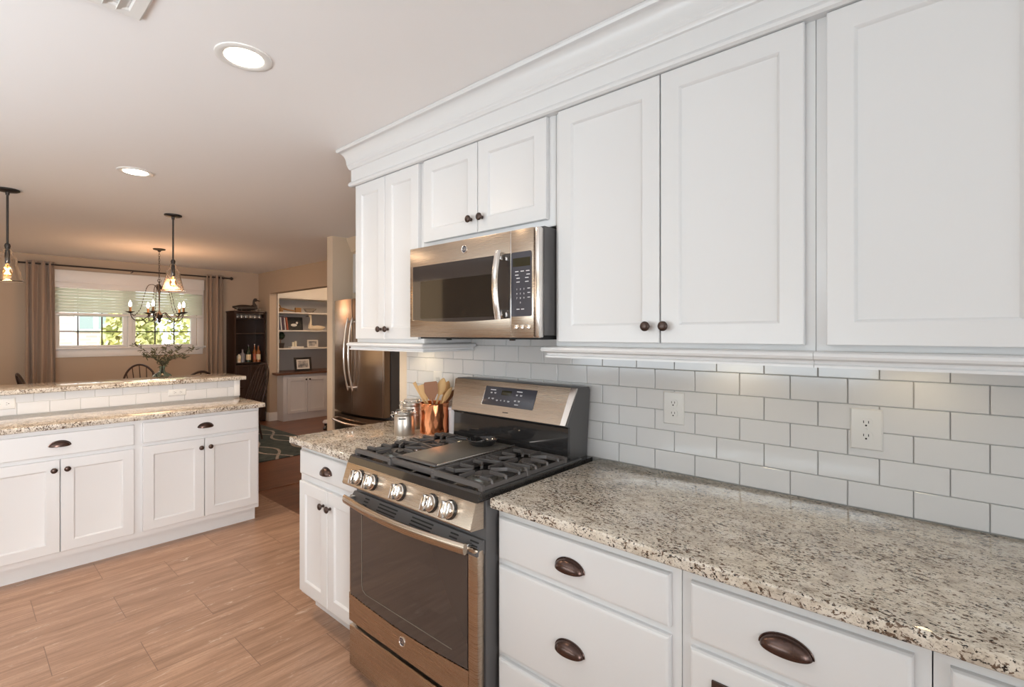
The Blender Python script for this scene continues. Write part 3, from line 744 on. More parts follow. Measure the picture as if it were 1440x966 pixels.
# steel control fascia (slopes inward to the top)
FR = Face('-y', -0.66)
b = new(); cf = [(-0.668, 0.795), (-0.724, 0.800), (-0.728, 0.806), (-0.703, 0.884), (-0.668, 0.884)]
poly_prism(b, cf, lambda p, q: Vector((rx0+0.003, p, q)), lambda p, q: Vector((rx1-0.003, p, q))); fas = obj('control_fascia', b, 'steel', rg)
sl = math.atan2(0.025, 0.078)
for i, x in enumerate((-1.748, -1.654, -1.476, -1.300, -1.205)):
    mt = Matrix.Translation((x, -0.7155, 0.843)) @ Matrix.Rotation(PI/2-sl*1.0, 4, 'X')
    b = new(); lathe(b, [(0, 0), (0.032, 0), (0.032, 0.004), (0, 0.004)], mt, 28); bz = obj('knob_bezel', b, 'enamel_black', rg)
    b = new(); lathe(b, [(0.026, 0.003), (0.028, 0.006), (0.028, 0.012), (0.0255, 0.014), (0.0255, 0.022), (0.023, 0.025), (0, 0.025)], mt, 34)
    t_ = new(); box(t_, -0.0105, 0.0105, -0.0265, 0.0265, 0.018, 0.044, 0.004, 2); bmesh.ops.transform(t_, matrix=mt @ Matrix.Rotation(0.0, 4, 'Z'), verts=t_.verts); merge(b, t_)
    kb = obj('control_knob', b, 'chrome', rg)
    t_ = new(); box(t_, -0.0009, 0.0009, 0.006, 0.023, 0.0435, 0.0445); bmesh.ops.transform(t_, matrix=mt, verts=t_.verts); obj('pointer', t_, 'slot_dark', kb, smooth=False)
    b = new(); lathe(b, [(0, 0), (0.0028, 0), (0.0028, 0.0006), (0, 0.0006)], mt @ T(0.012 if i != 2 else 0, 0.033, 0), 12); obj('position_mark', b, 'slot_dark', rg, smooth=False)
# oven door
b = new(); FR.box(b, rx0+0.002, rx0+0.012, 0.225, 0.745, 0.004, 0.034, 0.003); FR.box(b, -1.146, rx1-0.001, 0.225, 0.735, 0.002, 0.038, 0.012)
pts = [(rx0+0.004, 0.225), (-1.14, 0.225), (-1.14, 0.330)] + [(-1.14+(rx0+0.014+1.14)*i/14, 0.334-0.016*math.sin(PI*i/14)) for i in range(15)] + [(rx0+0.004, 0.34)]
poly_prism(b, pts, lambda p, q: FR.p(p, q, 0.004), lambda p, q: FR.p(p, q, 0.037)); dr = obj('oven_door', b, 'steel', rg)
b = new(); pts = [(rx0+0.008, 0.712), (-1.146, 0.712)] + [(-1.146+(rx0+0.014+1.146)*i/14, 0.336-0.016*math.sin(PI*i/14)) for i in range(15)]
poly_prism(b, pts, lambda p, q: FR.p(p, q, 0.004), lambda p, q: FR.p(p, q, 0.0355)); obj('door_glass', b, 'glass_dark', dr)
b = new(); mt = [FR.p(p, q, 0.0362) for p, q in ((-1.765, 0.70), (-1.765, 0.40), (-1.757, 0.380), (-1.735, 0.370), (-1.22, 0.370))]; tube(b, mt, 0.0014, 6); obj('window_outline', b, 'oven_inside', dr)
# sloping vented black strip along the door's top
b = new(); vt = [(-0.664, 0.712), (-0.6985, 0.712), (-0.6985, 0.720), (-0.672, 0.757), (-0.664, 0.757)]
poly_prism(b, vt, lambda p, q: Vector((rx0+0.003, p, q)), lambda p, q: Vector((rx1-0.003, p, q))); vs2 = obj('vent_strip', b, 'side_grey', dr)
sv = math.atan2(0.037, 0.0265)
for x0_, x1_ in ((-1.765, -1.735), (-1.665, -1.545), (-1.455, -1.335), (-1.245, -1.205), (-1.15, -1.11)):
    b = new()
    for k in range(3):
        f_ = 0.2+0.27*k; y = -0.6985+0.0265*f_; z = 0.720+0.037*f_
        t_ = new(); box(t_, x0_, x1_, -0.0025, 0.0025, -0.0012, 0.0012, 0.001, 1)
        bmesh.ops.transform(t_, matrix=Matrix.Translation((0, y-0.0002, z)) @ Matrix.Rotation(sv, 4, 'X'), verts=t_.verts); merge(b, t_)
    obj('vent_slots', b, 'vent_slot', vs2, smooth=False)
# handle
b = new(); n = 20; ring = []
for i in range(n+1):
    t_ = i/n; x = -1.843+(1.843-1.122)*t_; y = -0.728-0.030*math.sin(PI*t_); z = 0.741
    ring.append([b.verts.new((x, y-0.010*math.cos(a_), z+0.018*math.sin(a_))) for a_ in [2*PI*k/14 for k in range(14)]])
for a, c_ in zip(ring, ring[1:]):
    for k in range(14): b.faces.new((a[k], a[(k+1) % 14], c_[(k+1) % 14], c_[k]))
b.faces.new(ring[0]); b.faces.new(ring[-1]); hn = obj('door_handle', b, 'steel', dr)
for x in (-1.828, -1.138):
    b = new(); box(b, x-0.010, x+0.010, -0.730, -0.690, 0.726, 0.750, 0.004); obj('handle_bracket', b, 'chrome', dr)
logo(FR, -1.492, 0.283, 0.037, 0.0185, dr)
b = new(); FR.box(b, rx0+0.002, rx1-0.002, 0.035, 0.205, 0.004, 0.036, 0.006); sd = obj('storage_drawer', b, 'steel', rg)
b = new(); FR.box(b, rx0+0.03, rx1-0.03, 0.203, 0.214, 0.0, 0.020); obj('finger_gap', b, 'vent_slot', sd)
# back guard
b = new(); pr_ = [(-0.012, 0.90), (-0.012, 1.182), (-0.022, 1.197), (-0.096, 1.199), (-0.104, 1.194), (-0.168, 1.046), (-0.150, 1.040), (-0.150, 0.90)]
poly_prism(b, pr_, lambda p, q: Vector((-1.846+(1.2-q)*0.22 if q > 1.0 else -1.805, p, q)), lambda p, q: Vector((-1.112+(q-1.2)*0.06, p, q))); obj('back_guard', b, 'side_grey', rg)
b = new(); pr_ = [(-0.148, 0.902), (-0.185, 0.902), (-0.166, 0.925), (-0.161, 1.036), (-0.166, 1.043), (-0.148, 1.043)]
poly_prism(b, pr_, lambda p, q: Vector((-1.800, p, q)), lambda p, q: Vector((-1.122, p, q))); obj('splash_panel', b, 'enamel_black', rg)
# tilted steel panel: local frame
rc = -1.480; y1_, z1_, y0_, z0_ = -0.106, 1.195, -0.171, 1.046
L_ = math.hypot(y1_-y0_, z1_-z0_); tilt = math.atan2(y1_-y0_, z1_-z0_)
GM = Matrix.Translation((rc, y0_, z0_)) @ Matrix.Rotation(-tilt, 4, 'X')   # local: x along, z up the slope, -y outward
def gbox(x0, x1, z0, z1, d0, d1, name, m, parent, bev=0.001, **k):
    t_ = new(); box(t_, x0, x1, -d1, -d0, z0, z1, bev); bmesh.ops.transform(t_, matrix=GM, verts=t_.verts); return obj(name, t_, m, parent, **k)
def gpoly(pts, d0, d1, name, m, parent):
    t_ = new(); poly_prism(t_, pts, lambda p, q: Vector((p, -d0, q)), lambda p, q: Vector((p, -d1, q))); bmesh.ops.transform(t_, matrix=GM, verts=t_.verts); return obj(name, t_, m, parent)
bg = gpoly([(-0.328, 0.002), (0.327, 0.002), (0.338, L_), (-0.367, L_)], -0.004, 0.004, 'back_panel', 'steel', rg)
gpoly([(0.326, 0.002), (0.352, 0.002), (0.367, L_), (0.337, L_)], -0.004, 0.005, 'panel_end', 'steel_bright', rg)
gp = gbox(-0.135, 0.170, 0.048, 0.137, 0.003, 0.0065, 'control_panel', 'panel_dark', rg, 0.002)
gbox(-0.139, -0.135, 0.046, 0.139, 0.003, 0.0068, 'panel_edge', 'steel_bright', gp)
gbox(-0.030, 0.030, 0.100, 0.122, 0.006, 0.0072, 'display', 'lcd', gp, 0.0005)
t_ = new()
def mk(x, z, w, h): box(t_, x-w/2, x+w/2, -0.0072, -0.006, z-h/2, z+h/2)
mk(-0.085, 0.121, 0.034, 0.004)
for x, z, w in ((-0.092, 0.107, 0.012), (-0.068, 0.107, 0.012), (-0.098, 0.079, 0.008), (-0.074, 0.079, 0.014), (-0.046, 0.073, 0.011), (-0.022, 0.074, 0.005), (0.000, 0.074, 0.007), (0.024, 0.073, 0.013), (0.062, 0.079, 0.012), (0.084, 0.079, 0.012), (0.064, 0.106, 0.011), (0.088, 0.106, 0.013)):
    mk(x, z+0.0015, w, 0.002); mk(x, z-0.0022, w*0.8, 0.0018)
mk(0.075, 0.122, 0.032, 0.004); mk(0.074, 0.062, 0.022, 0.003)
bmesh.ops.transform(t_, matrix=GM, verts=t_.verts); obj('printed_legend', t_, 'print_white', gp, smooth=False)
gbox(0.005, 0.038, 0.020, 0.0235, 0.0035, 0.0045, 'model_mark', 'slot_dark', bg, 0)
# burners
for x, y, r in ((-1.740, -0.545, 0.042), (-1.740, -0.305, 0.036), (-1.215, -0.545, 0.045), (-1.215, -0.305, 0.036), (-1.476, -0.42, 0.04)):
    b = new(); lathe(b, [(0, 0.901), (r*1.5, 0.901), (r*1.5, 0.904), (r*1.05, 0.906), (r, 0.918), (0, 0.918)], T(x, y, 0), 26); bn = obj('burner', b, 'griddle', rg)
    b = new(); lathe(b, [(0, 0.918), (r*0.86, 0.918), (r*0.90, 0.921), (r*0.80, 0.926), (0, 0.927)], T(x, y, 0), 26); obj('burner_cap', b, 'cast_iron', bn)
b = new(); lathe(b, [(0, 0.903), (0.016, 0.903), (0.016, 0.925), (0, 0.925)], T(-1.425, -0.600, 0), 16); obj('igniter', b, 'burner_brass', rg)
# grates: side grates with fingers toward each burner and wavy centre bars
def grate(x0, x1, inner):
    b = new(); y0, y1, zt, r = -0.668, -0.205, 0.938, 0.0065
    def bar(p, q, w=0.0115, h=0.012, tip=0.0):
        p = Vector(p); q = Vector(q); d = (q-p); s = Vector((-d.y, d.x, 0)).normalized()*w/2
        vs_ = []
        for pt, dz in ((p, 0), (q, tip)):
            for sg, zz in ((-1, -h), (1, -h), (0.75, 0), (-0.75, 0)): vs_.append(b.verts.new((pt.x+s.x*sg, pt.y+s.y*sg, pt.z+zz+dz)))
        A, B = vs_[:4], vs_[4:]
        b.faces.new(A); b.faces.new(B[::-1])
        for k in range(4): b.faces.new((A[k], B[k], B[(k+1) % 4], A[(k+1) % 4]))
    out = x0 if inner == 'r' else x1; inn = x1 if inner == 'r' else x0
    bar((x0, y0, zt), (x1, y0, zt), 0.018, 0.016); bar((x0, y1, zt-0.002), (x1, y1, zt-0.002), 0.012, 0.012)
    bar((out, y0, 0.926), (out, y1, 0.926), 0.012, 0.012); bar((inn, y0, zt-0.004), (inn, y1, zt-0.004), 0.010, 0.014)
    sgn = 1 if inner == 'r' else -1
    # feet
    for fx in (x0, x1):
        for fy in (y0, y1, (y0+y1)/2): box(b, fx-0.009, fx+0.009, fy-0.009, fy+0.009, 0.9035, zt-0.004, 0.003, 1)
    def pt(s_, t_): return (out+(inn-out)*s_, y0+(y1-y0)*t_, zt+0.003)
    def line(*st):
        for p_, q_ in zip(st, st[1:]): bar(pt(*p_), pt(*q_), 0.0095, 0.012)
    for c_ in (0.26, 0.76):
        for sg in (1, -1):
            line((0.05, c_+0.15*sg), (0.24, c_+0.15*sg), (0.41, c_+0.05*sg)); line((0.97, c_+0.15*sg), (0.78, c_+0.15*sg), (0.60, c_+0.05*sg))
            line((0.50, c_+0.23*sg), (0.50, c_+0.08*sg))
        line((0.05, c_), (0.33, c_)); line((0.97, c_), (0.68, c_))
    line((0.05, 0.45), (0.97, 0.56)); line((0.05, 0.57), (0.97, 0.46))
    for t__ in (0.11, 0.26, 0.41, 0.50, 0.61, 0.76, 0.91):
        y = y0+(y1-y0)*t__
        tube(b, [(out, y, 0.916), (out+sgn*0.003, y, 0.934), (out+sgn*0.014, y, zt-0.001)], [0.0068, 0.0062, 0.0055], 6)
    return obj('grate', b, 'cast_iron', rg, ang=30)
grate(-1.843, -1.607, 'r')
grate(-1.345, -1.109, 'l')
b = new(); box(b, -1.595, -1.357, -0.668, -0.652, 0.915, 0.938, 0.003); box(b, -1.595, -1.357, -0.218, -0.205, 0.915, 0.938, 0.003)
for x in (-1.600, -1.352): box(b, x-0.006, x+0.006, -0.668, -0.205, 0.9035, 0.940, 0.003)
obj('centre_grate', b, 'cast_iron', rg)
b = new(); F_ = None
box(b, -1.592, -1.360, -0.648, -0.222, 0.9395, 0.9455, 0.003)
gr = obj('griddle_plate', b, 'griddle', rg)
b = new(); box(b, -1.364, -1.358, -0.640, -0.215, 0.9405, 0.9485, 0.001); obj('griddle_edge', b, 'steel_bright', gr)
b = new(); box(b, -1.592, -1.360, -0.652, -0.628, 0.9395, 0.9475, 0.003); obj('grease_lip', b, 'cast_iron', gr)

# skillet on the griddle
sk = thing('skillet', 'small black cast iron skillet resting on the back of the griddle', 'pan', (-1.475, -0.295, 0.9455))
b = new(); lathe(b, [(0, 0.0), (0.046, 0.0), (0.056, 0.007), (0.064, 0.022), (0.067, 0.024), (0.065, 0.026), (0.059, 0.023), (0.051, 0.008), (0.044, 0.004), (0, 0.004)], T(-1.475, -0.295, 0.9457), 40)
obj('pan', b, 'enamel_black', sk)
b = new(); tube(b, smoothpath([(-1.527, -0.33, 0.966), (-1.550, -0.345, 0.967), (-1.575, -0.358, 0.972)], 5), 0.006, 8); obj('handle', b, 'enamel_black', sk)
b = new(); tube(b, smoothpath([(-1.505, -0.30, 0.9525), (-1.485, -0.275, 0.957), (-1.46, -0.31, 0.955), (-1.44, -0.28, 0.960)], 5), 0.0055, 8); obj('ridge', b, 'enamel_black', sk)

# ================================================================ COUNTER ITEMS (left worktop)
def canister(x, y, r, h, label):
    t = thing('canister', label, 'canister', (x, y, 0.897), 'clamp-lid canisters beside the range')
    z = 0.8972
    b = new(); lathe(b, [(0, 0), (r*0.97, 0), (r, 0.004), (r, h*0.80), (r*0.985, h*0.81), (r*0.985, h*0.84), (r, h*0.85), (r, h*0.97), (r*0.97, h*0.97), (r*0.97, 0.004), (0, 0.003)], T(x, y, z), 40); obj('can_body', b, 'canister_steel', t)
    b = new(); lathe(b, [(r*0.85, h*0.975), (r*1.06, h*0.975), (r*1.09, h*0.985), (r*1.06, h*1.0), (r*0.9, h*1.01), (r*0.85, h*1.0), ], T(x, y, z), 40); obj('lid_ring', b, 'chrome', t)
    b = new(); lathe(b, [(0, h*0.995), (r*0.88, h*0.995), (r*0.88, h*1.05), (r*0.80, h*1.10), (0, h*1.12)], T(x, y, z), 40); obj('glass_lid', b, 'glass_clear', t)
    ux, uy = -0.7524, -0.6587
    for s in (1, -1):
        b = new()
        px, py = x+s*ux*r*1.08, y+s*uy*r*1.08
        tube(b, [(px, py, z+h*1.0), (px+s*ux*0.012, py+s*uy*0.012, z+h*0.99), (px+s*ux*0.010, py+s*uy*0.010, z+h*0.84), (px+s*ux*0.002, py+s*uy*0.002, z+h*0.72)], 0.0018, 6)
        tube(b, [(px, py, z+h*0.9), (px+s*ux*0.016, py+s*uy*0.016, z+h*0.84)], 0.003, 6)
        obj('wire_clamp', b, 'chrome', t)
    b = new(); fx, fy = 0.6587, -0.7524
    m0 = Matrix.Translation((x+fx*r, y+fy*r, z+h*0.75)) @ Matrix.Rotation(math.atan2(fy, fx)-PI/2, 4, 'Z')
    t_ = new(); box(t_, -0.018, 0.018, -0.0035, 0.0012, -0.003, 0.003, 0.001, 1); bmesh.ops.transform(t_, matrix=m0, verts=t_.verts); merge(b, t_); obj('front_slot', b, 'slot_dark', t)
canister(-2.095, -0.243, 0.052, 0.118, 'small clamp-lid steel canister in front, beside the copper crock')
canister(-2.215, -0.098, 0.056, 0.145, 'taller clamp-lid steel canister standing behind the small one')
# copper crock
cx_, cy_ = -2.030, -0.097; rk, hk = 0.076, 0.155
ck = thing('utensil_crock', 'hammered copper crock holding wooden spoons', 'crock', (cx_, cy_, 0.897))
b = new(); nr, nz_ = 72, 34
for (rr, zz0, zz1, sg) in ((rk, 0.0, hk, 1), (rk-0.003, 0.004, hk, -1)):
    V = []
    for j in range(nz_+1):
        row = []
        for i in range(nr):
            a_ = 2*PI*i/nr; z = zz0+(zz1-zz0)*j/nz_
            dmp = 0.0012*math.sin(a_*18+(j//2) % 2*PI)*math.sin(z*420) if 0.006 < z < hk-0.006 else 0
            row.append(b.verts.new((cx_+(rr+dmp)*math.cos(a_), cy_+(rr+dmp)*math.sin(a_), 0.8972+z)))
        V.append(row)
    for j in range(nz_):
        for i in range(nr): b.faces.new((V[j][i], V[j][(i+1) % nr], V[j+1][(i+1) % nr], V[j+1][i]))
    b.faces.new(V[0])
obj('crock_body', b, 'copper', ck, ang=60)
b = new(); tube(b, [(cx_+(rk)*math.cos(2*PI*i/40), cy_+(rk)*math.sin(2*PI*i/40), 0.8972+hk) for i in range(40)], 0.0035, 8, closed=True); obj('rim', b, 'copper', ck)
# utensils; each leans out of the crock
def utensil(name, label, cat, base, top, kind, m, w=0.02, ln=0.07, roll=0.0):
    """base point inside crock, tip of the handle/neck direction to 'top'"""
    bx, by, bz = base; p = Vector(base); q = Vector(top); d = (q-p).normalized(); L0 = (q-p).length
    view = Vector((-0.6587, 0.7524, 0)); s = d.cross(view).normalized(); nrm = s.cross(d).normalized()
    s, nrm = s*math.cos(roll)+nrm*math.sin(roll), nrm*math.cos(roll)-s*math.sin(roll)
    b = new()
    tube(b, [p, p+d*(L0-ln)*0.5, p+d*(L0-ln+0.01)], [0.0055, 0.005, 0.0055], 8)
    n = 14; c0 = p+d*(L0-ln)
    prof = []
    for i in range(n+1):
        t = i/n
        if kind == 'spoon': wd = w*math.sin(PI*min(1, 0.09+0.91*t))**0.62 if t < 1 else 0.002
        elif kind == 'spatula': wd = w*(0.35+0.65*min(1, t*2.2)) if t < 0.93 else w*0.85
        elif kind == 'fork': wd = w*(0.4+0.6*min(1, t*2))
        else: wd = w*(0.6+0.4*t)
        prof.append((t*ln, max(wd, 0.002)))
    cupd = 0.35 if kind == 'spoon' else 0.08; th = 0.004
    rows = []
    for h_, wd in prof:
        row = []
        for sd in (1, -1):
            for k in ([-1, -0.5, 0, 0.5, 1] if sd == 1 else [1, 0.5, 0, -0.5, -1]):
                z_ = cupd*wd*(k*k-1)*-1*(-1)+sd*th/2
                row.append(b.verts.new(c0+d*h_+s*(wd*k)+nrm*z_))
        rows.append(row)
    for a, c_ in zip(rows, rows[1:]):
        for k in range(10): b.faces.new((a[k], a[(k+1) % 10], c_[(k+1) % 10], c_[k]))
    b.faces.new(rows[0]); b.faces.new(rows[-1])
    o = obj(name, b, m, ang=50); tag(o, label, cat, 'wooden utensils in the copper crock')
    if kind == 'fork':
        b = new()
        for k in (-0.5, 0, 0.5): tube(b, [c0+d*(ln*0.35)+s*(w*k)+nrm*0.0015, c0+d*(ln*0.99)+s*(w*k*1.1)+nrm*0.0015], 0.0022, 6)
        off = ORG[o.name]; obj('slits', b, 'wood_brown', o)
    return o
def cp_(du, dv, dz):   # offset in the picture's left-right / depth directions from the crock centre
    return (cx_+0.7524*du-0.6587*dv, cy_+0.6587*du+0.7524*dv, 0.8972+dz)
utensil('wooden_spoon', 'pale round-bowled wooden spoon standing highest on the right of the crock', 'spoon', cp_(-0.02, -0.02, 0.03), cp_(0.052, -0.01, 0.288), 'spoon', 'wood_pale', 0.024, 0.090)
utensil('spatula', 'broad reddish-brown wooden turner in the middle of the crock', 'spatula', cp_(0.01, -0.04, 0.03), cp_(-0.016, -0.03, 0.270), 'spatula', 'wood_brown', 0.036, 0.098)
utensil('wooden_fork', 'pale slotted wooden server just left of the brown turner', 'spoon', cp_(0.0, 0.0, 0.03), cp_(-0.066, 0.0, 0.252), 'fork', 'wood_pale', 0.022, 0.085)
utensil('wooden_spoon', 'flat pale wooden stick leaning furthest left out of the crock', 'spoon', cp_(0.01, 0.02, 0.03), cp_(-0.112, 0.02, 0.262), 'flat', 'wood_pale', 0.009, 0.11)
utensil('wooden_spoon', 'pale wooden spoon behind the tall round-bowled one', 'spoon', cp_(-0.01, 0.03, 0.03), cp_(0.072, 0.035, 0.268), 'spoon', 'wood_pale', 0.020, 0.08)
utensil('wooden_spoon', 'slim pale spoon leaning right toward the range', 'spoon', cp_(-0.03, 0.0, 0.03), cp_(0.094, 0.0, 0.238), 'spoon', 'wood_pale', 0.014, 0.085)
utensil('wooden_spoon', 'darker slim spoon lowest on the right of the crock', 'spoon', cp_(-0.03, 0.03, 0.03), cp_(0.106, 0.03, 0.222), 'spoon', 'wood_brown', 0.013, 0.08)
# white canister right of the crock
b = new(); lathe(b, [(0, 0), (0.029, 0), (0.031, 0.004), (0.032, 0.122), (0.035, 0.125), (0.035, 0.135), (0.032, 0.137), (0.030, 0.131), (0.028, 0.01), (0, 0.008)], T(-1.932, -0.040, 0.8972), 36)
tag(obj('jar', b, 'ceramic_white'), 'white ceramic jar half hidden between the copper crock and the range', 'jar')

# ================================================================ FRIDGE
fr = thing('refrigerator', 'stainless french-door refrigerator recessed beyond the worktop', 'fridge', (-4.255, 1.15, 0))
fx0, fx1, fm = -4.700, -3.812, -4.256
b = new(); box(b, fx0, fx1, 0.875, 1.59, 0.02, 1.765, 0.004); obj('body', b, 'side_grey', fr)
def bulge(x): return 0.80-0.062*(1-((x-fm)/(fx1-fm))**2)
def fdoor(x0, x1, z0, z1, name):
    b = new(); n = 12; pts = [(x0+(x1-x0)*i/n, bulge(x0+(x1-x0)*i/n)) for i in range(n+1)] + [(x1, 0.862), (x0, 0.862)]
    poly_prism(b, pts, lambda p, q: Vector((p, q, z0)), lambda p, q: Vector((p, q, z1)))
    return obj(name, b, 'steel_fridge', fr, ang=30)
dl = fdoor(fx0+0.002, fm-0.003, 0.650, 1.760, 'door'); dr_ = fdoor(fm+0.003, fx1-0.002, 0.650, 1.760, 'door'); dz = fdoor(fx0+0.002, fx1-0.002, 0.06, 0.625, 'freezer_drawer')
for x, d_ in ((fm-0.040, dl), (fm+0.040, dr_)):
    b = new(); y0 = bulge(x); sg = -1 if x < fm else 1
    tube(b, smoothpath([(x, y0-0.022, 1.575), (x-0.004, y0-0.045, 1.46), (x-0.006, y0-0.062, 1.27), (x-0.005, y0-0.058, 1.08), (x, y0-0.040, 0.95), (x, y0-0.020, 0.872)], 6), [0.006]+[0.0085]*29+[0.005], 10); hf = obj('handle', b, 'steel_bright', d_)
    for zz in (1.54, 0.905):
        b = new(); box(b, x-0.006, x+0.006, y0-0.030, y0+0.003, zz-0.012, zz+0.012, 0.002); obj('handle_post', b, 'steel_bright', hf)
for x, d_ in ((fm-0.0045, dl), (fx1-0.016, dr_)):
    b = new(); box(b, x-0.0025, x+0.0025, bulge(x)-0.003, bulge(x)+0.004, 0.652, 1.758, 0.001); obj('edge_trim', b, 'steel_bright', d_)
b = new(); tube(b, smoothpath([(fx0+0.06, bulge(fx0+.06)+0.002, 0.57), (fx0+0.10, bulge(fx0+.1)-0.045, 0.565), (fm, bulge(fm)-0.055, 0.56), (fx1-0.10, bulge(fx1-.1)-0.045, 0.565), (fx1-0.06, bulge(fx1-.06)+0.002, 0.57)], 7), 0.012, 10); obj('handle', b, 'steel_bright', dz)
t = thing('wall_cabinet', 'cream cabinet built in above the refrigerator', 'cabinet', (-4.25, 1.3, 1.80))
b = new(); box(b, -4.742, -3.70, 1.03, 1.60, 1.80, 2.36); obj('body', b, 'wall_cream', t)
FF = Face('-y', 1.03)
door(FF, t, -4.70, -4.23, 1.86, 2.27, 'cabinet_white'); door(FF, t, -4.22, -3.76, 1.86, 2.27, 'cabinet_white')
b = new(); sweep(b, [(0, 2.29), (0.02, 2.30), (0.03, 2.33), (0.07, 2.42), (0.075, 2.438), (0, 2.438)], [(-4.742, 1.03), (-3.70, 1.03)], flip=1); obj('crown', b, 'wall_cream', t)

# ================================================================ CEILING FIXTURES
for i, (x, y, lab) in enumerate(((-1.928, -1.083, 'round recessed ceiling light nearest the range, larger in view'), (-3.80, -1.036, 'round recessed ceiling light over the peninsula aisle, further away'))):
    t = thing('recessed_light', lab, 'light', (x, y, ZC), 'recessed ceiling lights')
    b = new(); lathe(b, [(0.062, 2.4395), (0.095, 2.4395), (0.094, 2.4355), (0.086, 2.4325), (0.068, 2.4345), (0.062, 2.4385)], T(x, y, 0), 40, cap=False); obj('trim_ring', b, 'trim_white', t)
    b = new(); lathe(b, [(0, 2.4392), (0.066, 2.4392), (0.066, 2.4365), (0, 2.4355)], T(x, y, 0), 36); obj('lens', b, 'downlight_glow', t)
    lp = add_point('recessed_lamp_near' if i == 0 else 'recessed_lamp_far', (0, 0, -0.02), 9 if i == 0 else 75, (1.0, 0.74, 0.50), 0.06, spot=2.7); lp.parent = t
# air vent
vx0, vx1, vy0, vy1 = -1.945, -1.62, -1.70, -1.388
t = thing('ceiling_vent', 'white square ceiling air vent at the top left', 'vent', ((vx0+vx1)/2, (vy0+vy1)/2, ZC))
b = new()
xx, yy = [vx0, vx0+0.04, vx1-0.04, vx1], [vy0, vy0+0.04, vy1-0.04, vy1]
def vring(ins, z): return [b.verts.new((x_, y_, z)) for x_, y_ in ((vx0+ins, vy0+ins), (vx1-ins, vy0+ins), (vx1-ins, vy1-ins), (vx0+ins, vy1-ins))]
RR = [vring(0, 2.4395), vring(0, 2.434), vring(0.006, 2.428), vring(0.036, 2.430), vring(0.040, 2.434), vring(0.040, 2.4395)]
for A_, B_ in zip(RR, RR[1:]+RR[:1]):
    for k in range(4): b.faces.new((A_[k], A_[(k+1) % 4], B_[(k+1) % 4], B_[k]))
obj('frame', b, 'trim_white', t)
for k in range(7):
    y = vy0+0.05+k*0.034; b = new(); t_ = new(); box(t_, vx0+0.03, vx1-0.03, -0.013, 0.013, -0.001, 0.001); bmesh.ops.transform(t_, matrix=T(0, y, 2.430) @ Matrix.Rotation(0.5, 4, 'X'), verts=t_.verts); merge(b, t_); obj('louvre', b, 'trim_white', t)
# pendants
def pendant(y, label):
    x = -4.94; t = thing('pendant_light', label, 'lamp', (x, y, ZC), 'glass pendants over the bar')
    b = new(); lathe(b, [(0, 2.4395), (0.064, 2.4395), (0.064, 2.430), (0.052, 2.424), (0.012, 2.420), (0.010, 2.40), (0, 2.40)], T(x, y, 0), 32); obj('canopy', b, 'dark_iron', t)
    b = new(); lathe(b, [(0, 2.42), (0.0065, 2.42), (0.0065, 2.06), (0.013, 2.055), (0.017, 2.04), (0.013, 2.022), (0.010, 2.015), (0, 2.015)], T(x, y, 0), 16); obj('stem', b, 'dark_iron', t)
    pr_ = [(0.016, 2.022), (0.026, 2.010), (0.022, 1.992), (0.034, 1.975), (0.050, 1.952), (0.054, 1.940), (0.050, 1.928), (0.066, 1.860), (0.080, 1.798), (0.089, 1.790)]
    inn = [(r-0.0022, z) for r, z in pr_][::-1]
    b = new(); lathe(b, pr_+inn, T(x, y, 0), 36, cap=False)
    # close loop between last and first ring is open at the neck; fine for a blown shade
    obj('glass_shade', b, 'glass_seeded', t, ang=60)
    b = new(); lathe(b, [(0, 2.015), (0.012, 2.012), (0.014, 1.985), (0.014, 1.925), (0.011, 1.915), (0, 1.915)], T(x, y, 0), 20); obj('socket', b, 'dark_iron', t)
    b = new(); lathe(b, [(0, 1.915), (0.009, 1.910), (0.012, 1.895), (0.024, 1.870), (0.027, 1.850), (0.020, 1.830), (0, 1.822)], T(x, y, 0), 20); bu = obj('bulb', b, 'glass_amber', t)
    b = new(); tube(b, [(x+0.011*math.cos(k*2.4), y+0.011*math.sin(k*2.4), 1.842+0.044*(k % 2)) for k in range(9)], 0.0028, 6); obj('filament', b, 'filament', bu)
    lp = add_point('pendant_lamp', (0, 0, -0.66), 2.6, (1.0, 0.58, 0.26), 0.03); lp.parent = t
pendant(-1.540, 'black-stemmed clear glass pendant at the left edge')
pendant(-0.552, 'black-stemmed clear glass pendant in front of the window')
# chandelier
hx_, hy_ = -7.03, -0.17
t = thing('chandelier', 'bronze candle chandelier with bead swags over the dining table', 'chandelier', (hx_, hy_, ZC))
b = new(); lathe(b, [(0, 2.4395), (0.064, 2.4395), (0.060, 2.428), (0.020, 2.418), (0.012, 2.405), (0, 2.405)], T(hx_, hy_, 0), 30); obj('canopy', b, 'dark_iron', t)
b = new()
for k in range(13):
    z = 2.39-k*0.0275; m0 = T(hx_, hy_, z) @ Matrix.Rotation(PI/2*(k % 2), 4, 'Z') @ Matrix.Rotation(PI/2, 4, 'X')
    tube(b, [m0 @ Vector((0.0075*math.cos(2*PI*i/10), 0.017*math.sin(2*PI*i/10), 0)) for i in range(10)], 0.0022, 5, closed=True)
obj('chain', b, 'dark_iron', t)
b = new(); lathe(b, [(0, 2.055), (0.008, 2.05), (0.006, 2.02), (0.022, 1.995), (0.026, 1.965), (0.016, 1.93), (0.008, 1.90), (0.006, 1.70), (0.020, 1.675), (0.036, 1.650), (0.030, 1.620), (0.014, 1.595), (0.018, 1.575), (0.008, 1.556), (0, 1.550)], T(hx_, hy_, 0), 20); obj('column', b, 'dark_iron', t)
b = new(); tube(b, [(hx_+0.0, hy_+0.018*math.cos(2*PI*i/14), 2.058+0.018*math.sin(2*PI*i/14)) for i in range(14)], 0.003, 6, closed=True); obj('top_ring', b, 'dark_iron', t)
na = 5; R_ = 0.275
